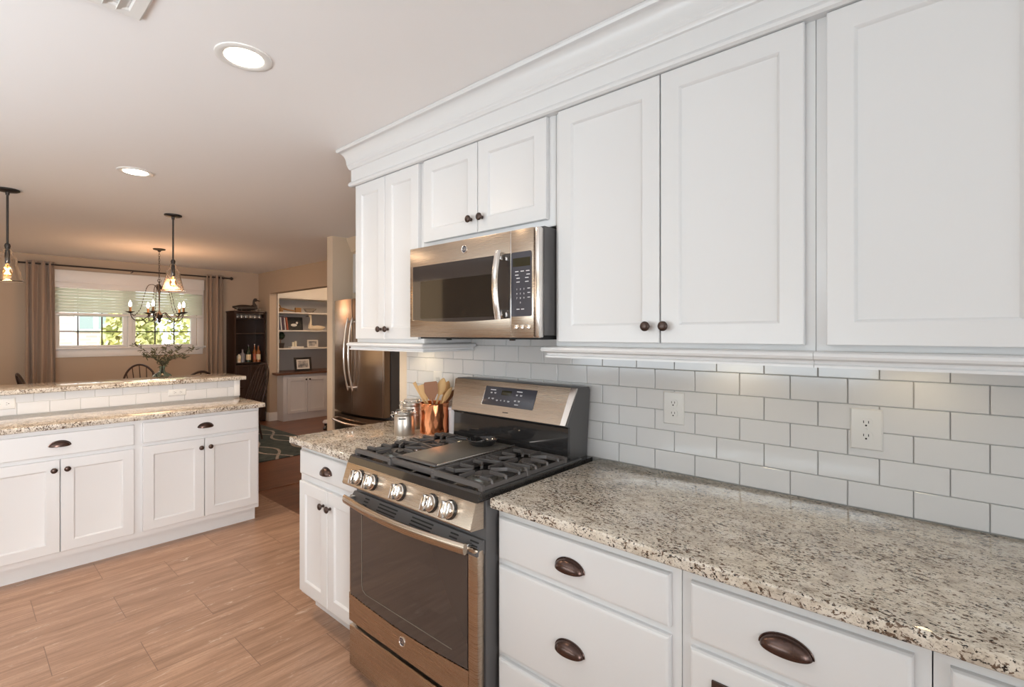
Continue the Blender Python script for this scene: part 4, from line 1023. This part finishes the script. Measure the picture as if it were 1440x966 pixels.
for k in range(na):
    a_ = 2*PI*k/na + math.radians(-97); ca, sa = math.cos(a_), math.sin(a_)
    def Q(r, z, da=0): return (hx_+r*math.cos(a_+da), hy_+r*math.sin(a_+da), z)
    b = new(); tube(b, smoothpath([Q(0.02, 1.645), Q(0.07, 1.675), Q(0.12, 1.62), Q(0.19, 1.575), Q(0.25, 1.60), Q(R_, 1.668)], 6), 0.0052, 6)
    tube(b, smoothpath([Q(0.13, 1.60), Q(0.10, 1.575), Q(0.115, 1.555), Q(0.14, 1.565), Q(0.145, 1.59)], 4), 0.0035, 5); ar = obj('arm', b, 'dark_iron', t)
    b = new(); lathe(b, [(0, 1.660), (0.010, 1.664), (0.043, 1.680), (0.044, 1.684), (0.012, 1.676), (0, 1.676)], T(hx_+R_*ca, hy_+R_*sa, 0), 20); obj('drip_pan', b, 'dark_iron', ar)
    b = new(); lathe(b, [(0, 1.676), (0.0115, 1.676), (0.0115, 1.735), (0.008, 1.738), (0, 1.738)], T(hx_+R_*ca, hy_+R_*sa, 0), 16); obj('candle_sleeve', b, 'rust_iron', ar)
    b = new(); lathe(b, [(0, 1.738), (0.007, 1.742), (0.015, 1.760), (0.013, 1.780), (0.005, 1.805), (0, 1.812)], T(hx_+R_*ca, hy_+R_*sa, 0), 16); obj('bulb', b, 'lamp_glow', ar)
    # upper scroll and bead swag down to the arm
    b = new(); tube(b, smoothpath([Q(0.015, 1.95), Q(0.05, 2.005), Q(0.10, 2.00), Q(0.125, 1.955)], 6), 0.004, 6); sc = obj('scroll', b, 'dark_iron', t)
    b = new(); sw = smoothpath([Q(0.125, 1.955), Q(0.15, 1.85), Q(0.18, 1.72), Q(0.235, 1.64), Q(0.265, 1.66)], 7); tube(b, sw, 0.0018, 5)
    for i in range(0, len(sw)-1, 2):
        m0 = Matrix.Translation(sw[i]); lathe(b, [(0, -0.011), (0.0042, -0.006), (0.0042, 0.006), (0, 0.011)], m0, 6)
    obj('bead_swag', b, 'dark_iron', sc)
lp = add_point('chandelier_lamp', (0, 0, -0.62), 17, (1.0, 0.52, 0.26), 0.25); lp.parent = t

# ================================================================ WINDOW DRESSING
t = thing('window_blind', 'white horizontal slat blind pulled halfway down the window', 'blind', (XW+0.02, -0.107, 1.667))
b = new(); box(b, XW+0.021, XW+0.085, -0.965, 0.768, 2.10, 2.255, 0.003); obj('valance', b, 'trim_white', t)
b = new(); box(b, XW+0.027, XW+0.075, -0.955, 0.757, 2.028, 2.102, 0.003); obj('head_rail', b, 'trim_white', t)
for k in range(8):
    z = 2.005-k*0.0395; b = new(); t_ = new(); box(t_, -0.024, 0.024, -0.945, 0.745, -0.0014, 0.0014); bmesh.ops.transform(t_, matrix=T(XW+0.052, 0, z) @ Matrix.Rotation(0.9, 4, 'Y'), verts=t_.verts); merge(b, t_); obj('slat', b, 'blind_slat', t, smooth=False)
b = new(); box(b, XW+0.028, XW+0.076, -0.945, 0.745, 1.668, 1.700, 0.004); obj('bottom_rail', b, 'trim_white', t)
b = new()
for y in (-0.70, -0.107, 0.50): tube(b, [(XW+0.052, y, 2.05), (XW+0.052, y, 1.69)], 0.0012, 5)
obj('cord', b, 'trim_white', t)
t = thing('curtain_rod', 'black curtain rod with ball finials above the dining window', 'curtain rod', (XW+0.115, -0.06, 2.30))
b = new(); tube(b, [(XW+0.115, -1.27, 2.310), (XW+0.115, 1.125, 2.310)], 0.0105, 12); obj('rod', b, 'dark_iron', t)
for y, s in ((-1.285, -1), (1.14, 1)):
    b = new(); lathe(b, [(0, -0.03), (0.012, -0.028), (0.012, -0.018), (0.022, -0.008), (0.026, 0.004), (0.018, 0.020), (0.006, 0.028), (0, 0.030)], T(XW+0.115, y, 2.310) @ Matrix.Rotation(-PI/2*s, 4, 'X'), 18); obj('finial', b, 'dark_iron', t)
for y in (-1.12, -0.131, 1.03):
    b = new(); tube(b, [(XW+0.001, y, 2.29), (XW+0.085, y, 2.29), (XW+0.115, y, 2.297)], 0.006, 8); obj('bracket', b, 'dark_iron', t)
def curtain(y0, y1, folds, label):
    b = new(); n = folds*14; rows = []; zs = [0.02+i*(2.345-0.02)/24 for i in range(25)]
    for z in zs:
        row = []
        for i in range(n+1):
            u = i/n; fl = 1+0.08*(1-z/2.3); yc = (y0+y1)/2
            y = yc+(y0+(y1-y0)*u-yc)*fl + 0.012*math.sin(u*9+z)
            x = XW+0.115+0.034*math.sin(u*folds*2*PI)*(0.8+0.2*math.sin(3*u))+0.006*math.sin(z*2.1+u*17)
            row.append(b.verts.new((x, y, z)))
        rows.append(row)
    for a, c_ in zip(rows, rows[1:]):
        for i in range(n): b.faces.new((a[i], a[i+1], c_[i+1], c_[i]))
    o = obj('curtain', b, 'curtain_fabric', ang=80)
    md = o.modifiers.new('thickness', 'SOLIDIFY'); md.thickness = 0.004; md.offset = 0
    return tag(o, label, 'curtain', 'brown dining curtains')
curtain(-1.215, -0.93, 4, 'brown pleated curtain hanging left of the window')
curtain(0.775, 1.035, 4, 'brown pleated curtain hanging right of the window')

# ================================================================ DINING
zt_ = 0.75
t = thing('dining_table', 'dark wooden dining table mostly hidden behind the raised bar', 'table', (-7.05, -0.12, 0))
b = new(); box(b, -7.52, -6.60, -0.85, 0.62, 0.722, 0.75, 0.006, 3); obj('table_top', b, 'wood_dark', t)
b = new(); box(b, -7.44, -6.68, -0.77, 0.54, 0.64, 0.722, 0.003); obj('apron', b, 'wood_dark', t)
for x in (-7.41, -6.71):
    for y in (-0.73, 0.50):
        b = new(); lathe(b, [(0, 0.011), (0.022, 0.011), (0.030, 0.10), (0.024, 0.30), (0.036, 0.52), (0.028, 0.56), (0.036, 0.60), (0.036, 0.66), (0, 0.66)], T(x, y, 0), 16); obj('leg', b, 'wood_dark', t)
def windsor():
    t = thing('windsor_chair', 'x', 'chair', (0, 0, 0), 'dark spindle-back dining chairs')
    b = new(); lathe(b, [(0, 0.430), (0.19, 0.430), (0.225, 0.445), (0.225, 0.458), (0.20, 0.462), (0.14, 0.452), (0, 0.450)], Matrix.Diagonal((1.0, 0.93, 1, 1)), 36); obj('seat', b, 'wood_dark', t)
    for sx in (-1, 1):
        for sy in (-1, 1):
            b = new(); tube(b, [(sx*0.13, sy*0.12, 0.438), (sx*0.165, sy*0.155, 0.25), (sx*0.20, sy*0.19, 0.0)], [0.014, 0.018, 0.011], 10); obj('leg', b, 'wood_dark', t)
    b = new(); tube(b, [(-0.17, -0.16, 0.2), (-0.17, 0.16, 0.2)], 0.010, 8); tube(b, [(0.17, -0.16, 0.2), (0.17, 0.16, 0.2)], 0.010, 8); tube(b, [(-0.17, 0, 0.2), (0.17, 0, 0.2)], 0.011, 8); obj('stretcher', b, 'wood_dark', t)
    def bow(th): # rounded hoop leaning back
        x = 0.235*math.cos(th); h = 0.455+0.545*math.sin(th)**0.85 if math.sin(th) > 0 else 0.455
        return Vector((x*(0.86+0.14*math.sin(th)), -0.175-0.17*(h-0.455)/0.545, h))
    b = new(); tube(b, [bow(PI*i/28) for i in range(29)], 0.0125, 10); obj('back_hoop', b, 'wood_dark', t)
    for k in range(7):
        th = PI*(0.18+0.64*k/6); e = bow(th); s0 = Vector((e.x*0.72, -0.165, 0.452))
        b = new(); tube(b, [s0, s0.lerp(e, 0.35), s0.lerp(e, 0.6), e], [0.006, 0.011, 0.007, 0.005], 8); obj('spindle', b, 'wood_dark', t)
    return t
w0 = windsor()
w0.location = (-7.70, -0.16, 0.0115); w0.rotation_euler = (0, 0, -PI/2)
w0['label'] = 'spindle-back chair on the far side of the table, left of the vase'
dup(w0, (-6.38, -0.02, 0.0115), PI/2, 'spindle-back chair seen just right of the vase, its hoop barely above the bar')
dup(w0, (-7.02, 0.72, 0.0115), PI+0.14, 'hoop-back chair at the right end of the table, in front of the dark cabinet')
dup(w0, (-7.12, -1.02, 0.0115), 0.1, 'chair at the left end of the table, below the left curtain')
# rug
b = new(); box(b, -8.25, -5.65, -1.7, 1.36, 0.0, 0.011, 0.004); tag(obj('area_rug', b, 'rug_wool'), 'dark teal area rug with pale branching lines under the dining table', 'rug')
# vase and branches
vx_, vy_ = -7.05, -0.137
b = new(); vp = [(0, 0.0), (0.080, 0.0), (0.105, 0.02), (0.122, 0.07), (0.118, 0.13), (0.085, 0.185), (0.032, 0.215), (0.026, 0.25), (0.034, 0.285)]
lathe(b, vp+[(r-0.003, z) for r, z in vp[1:]][::-1]+[(0, 0.004)], T(vx_, vy_, 0.7505), 36, cap=False); tag(obj('vase', b, 'glass_aqua', ang=60), 'aqua glass vase on the dining table holding leafy branches', 'vase')
def branch(ends, seed):
    rnd = random.Random(seed); t = thing('olive_branch', 'leafy olive branch arching out of the aqua glass vase', 'branch', (vx_, vy_, 0.80), 'olive branches in the vase')
    p0 = Vector((vx_, vy_, 0.80)); p1 = Vector((vx_+0.004*seed % 0.01, vy_, 1.03)); e = Vector(ends)
    midp = p1.lerp(e, 0.5)+Vector((0, 0, 0.04))
    pts = smoothpath([p0, p1, midp, e], 8); b = new(); tube(b, pts, [0.0032*(1-0.6*i/len(pts)) for i in range(len(pts))], 5); obj('stem', b, 'pot_dark', t)
    b = new()
    for i in range(9, len(pts)):
        for q in range(2):
            d = Vector((rnd.uniform(-1, 1), rnd.uniform(-1, 1), rnd.uniform(-0.5, 0.9))).normalized(); L1 = rnd.uniform(0.045, 0.075); s = d.orthogonal().normalized()*L1*0.11
            p = pts[i]+Vector([rnd.uniform(-.008, .008) for _ in range(3)])
            u_ = d.cross(s).normalized()*0.003
            v = [b.verts.new(p), b.verts.new(p+d*L1*0.35+s+u_), b.verts.new(p+d*L1*0.75+s*0.8+u_), b.verts.new(p+d*L1), b.verts.new(p+d*L1*0.75-s*0.8+u_), b.verts.new(p+d*L1*0.35-s+u_)]
            b.faces.new(v)
    lf = obj('leaves', b, 'green_leaf', t); md = lf.modifiers.new('s', 'SOLIDIFY'); md.thickness = 0.0008
for i, e in enumerate(((vx_, -0.42, 1.30), (vx_+0.1, -0.33, 1.17), (vx_-0.05, -0.06, 1.30), (vx_, 0.20, 1.23), (vx_+0.05, 0.10, 1.13), (vx_-0.1, 0.08, 1.26), (vx_+0.1, -0.24, 1.22))): branch(e, i+1)
# bar cabinet
t = thing('bar_cabinet', 'tall dark wood open bar cabinet in the far corner', 'cabinet', (-8.48, 1.335, 0))
y0, y1, x0, x1, zt2 = 1.105, 1.567, XW+0.005, -8.30, 1.765
b = new(); box(b, x0, x1, y0, y0+0.02, 0, zt2); obj('side_panel', b, 'wood_dark', t); b = new(); box(b, x0, x1, y1-0.02, y1, 0, zt2); obj('side_panel', b, 'wood_dark', t)
b = new(); box(b, x0, x0+0.012, y0+0.02, y1-0.02, 0, zt2); obj('back_panel', b, 'wood_dark', t)
b = new(); box(b, x0-0.0, x1+0.012, y0-0.012, y1+0.012, zt2, zt2+0.025, 0.004); obj('top', b, 'wood_dark', t)
for z in (0.08, 0.95, 1.42, 1.74):
    b = new(); box(b, x0+0.012, x1-0.004, y0+0.02, y1-0.02, z, z+0.018, 0.002); obj('shelf', b, 'wood_dark', t)
FC = Face('+x', x1-0.012)
for a0, a1 in ((y0+0.02, (y0+y1)/2-0.001), ((y0+y1)/2+0.001, y1-0.02)): door(FC, t, a0, a1, 0.02, 0.93, 'wood_dark', fw=0.035, t=0.015)
b = new(); box(b, x0+0.05, x1-0.03, y0+0.02, y1-0.02, 1.669, 1.681); obj('glass_rack', b, 'wood_dark', t)
# hanging stemware
b = new(); gp_ = [(0.030, 0.0), (0.030, -0.0015), (0.004, -0.005), (0.003, -0.075), (0.008, -0.085), (0.024, -0.105), (0.030, -0.135), (0.026, -0.170)]
lathe(b, gp_+[(r-0.0013, z) for r, z in gp_[4:]][::-1], T(0, 0, 0), 16, cap=False)
wg = obj('wine_glass', b, 'stemware', ang=60); tag(wg, 'stemmed glass hanging upside down in the dark bar cabinet', 'wine glass', 'glasses hanging in the bar cabinet')
def place(o, loc): o.location = loc
first = True
for k in range(6):
    for j, x in enumerate((-8.37, -8.47)):
        q = wg if first else wg.copy()
        if not first: C.objects.link(q)
        first = False; q.location = (x, 1.162+k*0.0685, 1.668)
def bottle(y, x, r, h, m, label, lab='label_cream', neck=0.35, cap='book_dark'):
    z = 0.9685; b = new(); lathe(b, [(0, 0), (r, 0), (r, h*(1-neck)*0.92), (r*0.8, h*(1-neck)), (r*0.34, h*(1-neck*0.72)), (r*0.34, h*0.96), (0, h*0.96)], T(x, y, z), 20)
    o = obj('bottle', b, m, ang=50); tag(o, label, 'bottle', 'bottles in the bar cabinet')
    b = new(); lathe(b, [(r*1.015, h*0.14), (r*1.015, h*0.46)], T(x, y, z), 20, cap=False); obj('paper_label', b, lab, o)
    b = new(); lathe(b, [(0, h*0.955), (r*0.38, h*0.955), (r*0.38, h), (0, h)], T(x, y, z), 12); obj('cap', b, cap, o)
bottle(1.185, -8.36, 0.030, 0.14, 'candle_wax', 'short cream bottle at the left of the bar cabinet shelf', neck=0.2)
bottle(1.262, -8.42, 0.040, 0.21, 'bottle_grey', 'grey glass decanter second from left in the bar cabinet', 'bottle_grey')
bottle(1.330, -8.36, 0.033, 0.27, 'bottle_green', 'tall dark bottle with a big cream label in the bar cabinet')
bottle(1.362, -8.46, 0.033, 0.28, 'bottle_green', 'tall dark bottle standing behind the big-labelled one')
bottle(1.425, -8.37, 0.024, 0.29, 'whisky', 'slim amber bottle with a white stopper in the bar cabinet', 'book_red', cap='print_white')
bottle(1.487, -8.38, 0.034, 0.27, 'whisky', 'amber bottle furthest right in the bar cabinet')
# duck decoy and swan
def fowl(name, base, L, yaw, label, cat, mb, mh, neck_h, group=None, tilt=0.0, beak=0.05, nk=1.0):
    t = thing(name, label, cat, base); bx, by, bz = base
    R = Matrix.Translation(base) @ Matrix.Rotation(yaw, 4, 'Z')
    b = new(); n = 18; rows = []
    for i in range(n+1):
        u = i/n; x = -L/2+L*u
        w = 0.22*L*math.sin(PI*min(1, u*0.93+0.05))**0.7; hh = 0.15*L*math.sin(PI*min(1, u*0.86+0.10))**0.8
        if u < 0.2: w *= 0.35+3.2*u; hh *= 0.55+2.2*u
        zc_ = 0.135*L+ (0.04*L*(1-u*5) if u < 0.2 else 0)
        row = []
        for k in range(16):
            a_ = 2*PI*k/16; z = zc_+hh*math.sin(a_)*(1 if math.sin(a_) > 0 else 0.9)
            row.append(b.verts.new(R @ Vector((x, w*math.cos(a_), max(0.0006, z)))))
        rows.append(row)
    for a, c_ in zip(rows, rows[1:]):
        for k in range(16): b.faces.new((a[k], a[(k+1) % 16], c_[(k+1) % 16], c_[k]))
    b.faces.new(rows[0]); b.faces.new(rows[-1])
    # neck and head in one body
    nx = L*0.36; P_ = [R @ Vector(p) for p in ((nx-0.05*L, 0, 0.16*L), (nx+0.03*L, 0, 0.22*L), (nx-0.01*L, 0, 0.22*L+neck_h*0.45), (nx-0.01*L, 0, 0.22*L+neck_h*0.8), (nx+0.04*L, 0, 0.22*L+neck_h), (nx+0.11*L, 0, 0.215*L+neck_h*0.97))]
    sp_ = smoothpath(P_, 6); nn = len(sp_); rr = []
    for i in range(nn):
        u = i/(nn-1); rr.append(L*(0.11-0.075*min(1, u*2.2)) if u < 0.62 else L*(0.035+0.028*math.sin(PI*(u-0.62)/0.38*0.85)))
    rr = [r_*nk for r_ in rr]
    tube(b, sp_, rr, 14); obj('bird_body', b, mb, t, ang=70)
    b = new(); h0 = sp_[-1]; d = (R.to_3x3() @ Vector((1, 0, -0.25))).normalized(); tube(b, [h0-d*0.01, h0+d*beak*0.5, h0+d*beak], [L*0.032, L*0.022, L*0.012], 10); obj('bill', b, mh, t)
    return t
fowl('duck_decoy', (-8.42, 1.30, 1.7905), 0.36, PI/2-0.25, 'dark carved duck decoy on top of the bar cabinet', 'decoy', 'decoy_dark', 'decoy_dark', 0.105, nk=1.25)

# ================================================================ DEN BOOKCASE
t = thing('bookcase', 'built-in white bookcase with cabinet doors seen through the opening', 'bookcase', (-8.3, 2.3, 0))
XB = -8.20; yb0, yb1 = 1.725, 3.05
b = new(); box(b, -8.60, XB, yb0-0.0, yb0+0.018, 0.79, 2.30); box(b, -8.60, XB, yb1-0.018, yb1, 0.79, 2.30); obj('side_panel', b, 'shelf_white', t)
b = new(); box(b, -8.598, -8.585, yb0+0.018, yb1-0.018, 0.79, 2.30); obj('back_panel', b, 'shelf_grey', t)
b = new(); box(b, -8.56, XB-0.004, yb0+0.018, yb1-0.018, 2.042, 2.42); obj('cornice_panel', b, 'shelf_white', t)
for z in (1.184, 1.486, 1.790, 2.040):
    b = new(); box(b, -8.585, XB-0.002, yb0+0.018, yb1-0.018, z-0.022, z, 0.002); obj('shelf', b, 'shelf_white', t)
b = new(); poly_prism(b, [(-8.59, 1.725), (-8.222, 1.725), (-8.222, 1.64), (-7.965, 1.60), (-7.965, yb1), (-8.59, yb1)], lambda p, q: Vector((p, q, 0.755)), lambda p, q: Vector((p, q, 0.787))); sx = obj('wood_top', b, 'wood_counter', t)
b = new(); box(b, -8.59, -8.00, yb0-0.02+0.02, yb1, 0.0, 0.755, 0.002); obj('base_unit', b, 'built_in_paint', t)
FD = Face('+x', -8.00)
for a0, a1, kk in ((1.785, 2.118, 2.09), (2.122, 2.455, 2.152), (2.50, 2.99, 2.55)):
    d_ = door(FD, t, a0, a1, 0.115, 0.70, 'built_in_paint', fw=0.05); knob(FD, d_, kk, 0.665, m='dark_iron', s=1.0)
xs = -8.33
t = thing('den_fill_light', 'added fill light on the den ceiling, unseen behind the header', 'light', (-7.1, 2.5, ZC))  # fixture and lamp added out of view to brighten the bookcase
b = new(); lathe(b, [(0, 2.4395), (0.15, 2.4395), (0.15, 2.42), (0.13, 2.40), (0, 2.385)], T(-7.1, 2.5, 0), 32); obj('shade', b, 'ceramic_white', t)
lp = add_point('den_fill', (0, 0, -0.09), 30, (1.0, 0.74, 0.50), 0.12); lp.parent = t
# top shelf: rusty iron tool and glass bowl
zt3 = 1.7905
t = thing('antique_tool', 'rusty antique iron tool lying along the top open shelf', 'tool', (xs, 1.95, zt3))
b = new(); tube(b, [(xs, 1.83, zt3+0.065), (xs, 1.95, zt3+0.04), (xs, 2.10, zt3+0.022)], [0.015, 0.013, 0.014], 8); box(b, xs-0.02, xs+0.02, 2.070, 2.170, zt3+0.0005, zt3+0.085, 0.004); obj('shaft', b, 'rust_iron', t)
b = new(); tube(b, smoothpath([(xs, 1.755, zt3+0.15), (xs, 1.79, zt3+0.135), (xs, 1.82, zt3+0.09), (xs, 1.835, zt3+0.05)], 5), 0.009, 8); box(b, xs-0.015, xs+0.015, 1.800, 1.865, zt3+0.0005, zt3+0.072, 0.008); obj('hook', b, 'rust_iron', t)
b = new(); pr_ = [(0, 0), (0.035, 0), (0.045, 0.012), (0.085, 0.045), (0.115, 0.075)]; lathe(b, pr_+[(max(0, r-0.004), z+0.003) for r, z in pr_][::-1], T(xs, 2.33, zt3), 28, cap=False)
tag(obj('glass_bowl', b, 'glass_clear', ang=60), 'cut glass bowl right of the rusty tool on the top shelf', 'bowl')
# second shelf: books, art, swan
zs = 1.4865
for k, (w_, h_, m_, lab) in enumerate(((0.022, 0.225, 'book_navy', 'dark navy book leaning at the far left of the middle shelf'), (0.018, 0.215, 'book_white', 'white-spined book second from left on the middle shelf'), (0.026, 0.23, 'book_dark', 'dark purple book third from left on the middle shelf'), (0.014, 0.205, 'book_white', 'thin pale book beside the red one on the middle shelf'), (0.022, 0.215, 'book_red', 'red book nearest the dark picture on the middle shelf'))):
    y = 1.765+k*0.034; t = thing('book', lab, 'book', (xs, y, zs), 'books on the middle shelf')
    sh = Matrix.Translation((xs, y, zs+0.003)) @ Matrix.Rotation(0.10 if k < 4 else 0.14, 4, 'X')
    b = new(); t_ = new(); box(t_, -0.08, 0.08, 0.0015, w_-0.0015, 0.004, h_-0.004); bmesh.ops.transform(t_, matrix=sh, verts=t_.verts); obj('pages', t_, 'mat_board', t, smooth=False)
    t_ = new(); box(t_, -0.082, 0.083, 0, 0.0015, 0, h_); box(t_, -0.082, 0.083, w_-0.0015, w_, 0, h_); box(t_, 0.081, 0.084, 0, w_, 0, h_, 0.0005); bmesh.ops.transform(t_, matrix=sh, verts=t_.verts); obj('cover', t_, m_, t, smooth=False)
def picture(base_y, w, h, z, x, frame_m, fw, inner, label, matw=0.0, tilt=0.12, cat='picture'):
    t = thing('picture_frame', label, cat, (x, base_y, z)); mt = Matrix.Translation((x, base_y, z+0.001)) @ Matrix.Rotation(-tilt, 4, 'Y')
    t_ = new()
    for a0, a1, c0_, c1_ in ((-w/2, w/2, 0, fw), (-w/2, w/2, h-fw, h), (-w/2, -w/2+fw, fw, h-fw), (w/2-fw, w/2, fw, h-fw)): box(t_, -0.012, 0.008, a0, a1, c0_, c1_, 0.003)
    bmesh.ops.transform(t_, matrix=mt, verts=t_.verts); obj('frame', t_, frame_m, t)
    t_ = new(); box(t_, -0.008, 0.000, -w/2+fw, w/2-fw, fw, h-fw); bmesh.ops.transform(t_, matrix=mt, verts=t_.verts); obj('mat_board', t_, 'mat_board' if matw else inner, t, smooth=False)
    if matw:
        q = fw+matw; t_ = new(); box(t_, 0.0, 0.001, -w/2+q, w/2-q, q, h-q); bmesh.ops.transform(t_, matrix=mt, verts=t_.verts); obj('print', t_, inner, t, smooth=False)
    # easel strut
    t_ = new(); tube(t_, [mt @ Vector((-0.012, 0, h*0.6)), Vector((x-0.06, base_y, z+0.004))], 0.004, 6); obj('strut', t_, frame_m, t)
    return t, mt
t, mt = picture(2.105, 0.29, 0.228, zs, -8.42, 'frame_black', 0.015, 'art_dark', 'dark canvas of a white bird left of the swan', cat='picture')
t_ = new(); lathe(t_, [(0, 0), (0.045, 0.002), (0.03, 0.006), (0, 0.008)], mt @ T(0.0, -0.01, 0.09) @ Matrix.Rotation(PI/2, 4, 'Y') @ Matrix.Diagonal((0.55, 1.2, 1, 1)), 16)
lathe(t_, [(0, 0), (0.02, 0.002), (0, 0.006)], mt @ T(0.0, 0.045, 0.13) @ Matrix.Rotation(PI/2, 4, 'Y'), 12); obj('painted_bird', t_, 'mat_board', t)
fowl('swan_figure', (-8.28, 2.43, zs), 0.31, -PI/2, 'cream carved swan with a black bill on the middle shelf', 'figurine', 'swan_white', 'beak_black', 0.19, beak=0.055, nk=1.35)
# lower shelf: topiary, candle on a box, small white frame
zl = 1.1845
t = thing('topiary', 'small dark ball topiary in a square pot on the lower shelf', 'plant', (xs, 1.825, zl))
b = new(); poly_prism(b, [(-1, -1), (1, -1), (1, 1), (-1, 1)], lambda p, q: Vector((xs+p*0.034, 1.825+q*0.034, zl+0.0005)), lambda p, q: Vector((xs+p*0.045, 1.825+q*0.045, zl+0.085))); obj('pot', b, 'pot_dark', t)
b = new(); tube(b, [(xs, 1.825, zl+0.08), (xs, 1.825, zl+0.16)], 0.006, 8); obj('stem', b, 'wood_brown', t)
b = new(); rnd = random.Random(3)
for k in range(420):
    d = Vector((rnd.gauss(0, 1), rnd.gauss(0, 1), rnd.gauss(0, 1))).normalized(); p = Vector((xs, 1.830, zl+0.205))+d*rnd.uniform(0.045, 0.062); s = d.orthogonal().normalized()*0.008; w = d.cross(s)
    v = [b.verts.new(p-s), b.verts.new(p+w*0.9+d*0.004), b.verts.new(p+s), b.verts.new(p-w*0.9+d*0.006)]; b.faces.new(v)
lathe(b, [(0, -0.052), (0.035, -0.04), (0.052, 0), (0.035, 0.04), (0, 0.052)], T(xs, 1.830, zl+0.205), 14); obj('foliage', b, 'topiary_green', t)
b = new(); box(b, xs-0.05, xs+0.07, 1.97, 2.19, zl+0.0005, zl+0.024, 0.002); tag(obj('closed_book', b, 'mat_board'), 'pale flat book lying on the lower shelf under the candles', 'book')
for y, h_, lab in ((2.035, 0.075, 'shorter cream candle on the flat pale book'), (2.078, 0.09, 'taller cream candle on the flat pale book')):
    t = thing('candle', lab, 'candle', (xs, y, zl+0.024), 'candles on the lower shelf'); b = new(); lathe(b, [(0, 0), (0.018, 0), (0.018, h_-0.003), (0.015, h_), (0, h_-0.002)], T(xs, y, zl+0.0245), 18); obj('wax', b, 'candle_wax', t)
    b = new(); tube(b, [(xs, y, zl+0.022+h_), (xs, y, zl+0.035+h_)], 0.0012, 5); obj('wick', b, 'slot_dark', t)
picture(2.39, 0.20, 0.135, zl, -8.34, 'shelf_white', 0.022, 'art_photo', 'small white picture frame at the right of the lower shelf', 0.0)
picture(2.165, 0.295, 0.235, 0.7875, -8.22, 'frame_black', 0.035, 'art_photo', 'black framed photograph standing on the wooden cabinet top', 0.022, tilt=0.16)
# small object on the den floor beside the post
t = thing('floor_ornament', 'small black floor ornament with a glossy white top beside the post', 'ornament', (-6.86, 1.86, 0))
b = new(); lathe(b, [(0, 0.0005), (0.045, 0.0005), (0.050, 0.02), (0.028, 0.06), (0.034, 0.095), (0.045, 0.10), (0, 0.10)], T(-6.86, 1.86, 0), 20); obj('base', b, 'enamel_black', t)
b = new(); lathe(b, [(0, 0.10), (0.050, 0.10), (0.056, 0.115), (0.040, 0.145), (0, 0.152)], T(-6.86, 1.86, 0), 20); obj('top', b, 'ceramic_white', t)

# ================================================================ OUTDOORS
b = new(); box(b, -40, XW-0.2, -25, 25, -0.65, -0.6); struct('lawn', b, 'lawn', smooth=False).name = 'ground'
t = thing('brick_house', 'neighbouring pale brick house outside the dining window', 'house', (-20, 0, -0.6))
b = new(); box(b, -26, -16, -9, 1.35, -0.6, 5.5); obj('brick_wall', b, 'brick_pale', t, smooth=False)
for y0 in (0.147, -4.0):
    b = new(); box(b, -16, -15.93, y0, y0+0.80, 1.50, 2.35, 0.01); w_ = obj('window', b, 'house_trim', t)
    b = new()
    for k in (0, 1):
        for j in (0, 1): box(b, -15.935, -15.92, y0+0.09+k*0.36, y0+0.09+k*0.36+0.26, 1.55+j*0.40, 1.55+j*0.40+0.34)
    obj('pane', b, 'house_glass', w_, smooth=False)
b = new(); poly_prism(b, [(-27, 5.5), (-15.5, 5.5), (-21, 8.5)], lambda p, q: Vector((p, -9.4, q)), lambda p, q: Vector((p, 1.7, q))); obj('roof', b, 'side_grey', t, smooth=False)
def shrub(x, y, r, h, label, seed):
    rnd = random.Random(seed); t = thing('garden_tree', label, 'tree', (x, y, -0.6), 'yellow-green trees outside the window')
    b = new(); tube(b, [(x, y, -0.6), (x+0.05, y, h*0.4)], [0.09, 0.05], 8); obj('trunk', b, 'wood_brown', t)
    b = new()
    for k in range(2600):
        d = Vector((rnd.gauss(0, 1), rnd.gauss(0, 1), rnd.gauss(0, 1))).normalized()*rnd.uniform(0.35, 1)**0.5
        p = Vector((x+d.x*r, y+d.y*r, h*0.5+d.z*h*0.62)); 
        if p.z < -0.55: continue
        s = Vector((rnd.uniform(-1, 1), rnd.uniform(-1, 1), rnd.uniform(-1, 1))).normalized()*0.075; w = s.orthogonal().normalized()*0.05
        b.faces.new([b.verts.new(p-s), b.verts.new(p+w), b.verts.new(p+s), b.verts.new(p-w)])
    obj('foliage', b, 'shrub_leaf', t, smooth=False)
shrub(-13.2, 0.75, 0.55, 1.9, 'yellow-green tree low in the right part of the left window', 1)
shrub(-13.6, 2.75, 1.35, 3.6, 'yellow-green tree filling the right window', 2)
shrub(-16.4, 5.0, 1.3, 5.0, 'taller yellow-green tree behind the others', 3)
sun_d = bpy.data.lights.new('sun', 'SUN'); sun_d.energy = 4.0; sun_d.angle = 0.02; sun_d.color = (1, 0.96, 0.88)
so = bpy.data.objects.new('sun', sun_d); C.objects.link(so); so.rotation_euler = (math.radians(25), math.radians(48), 0)
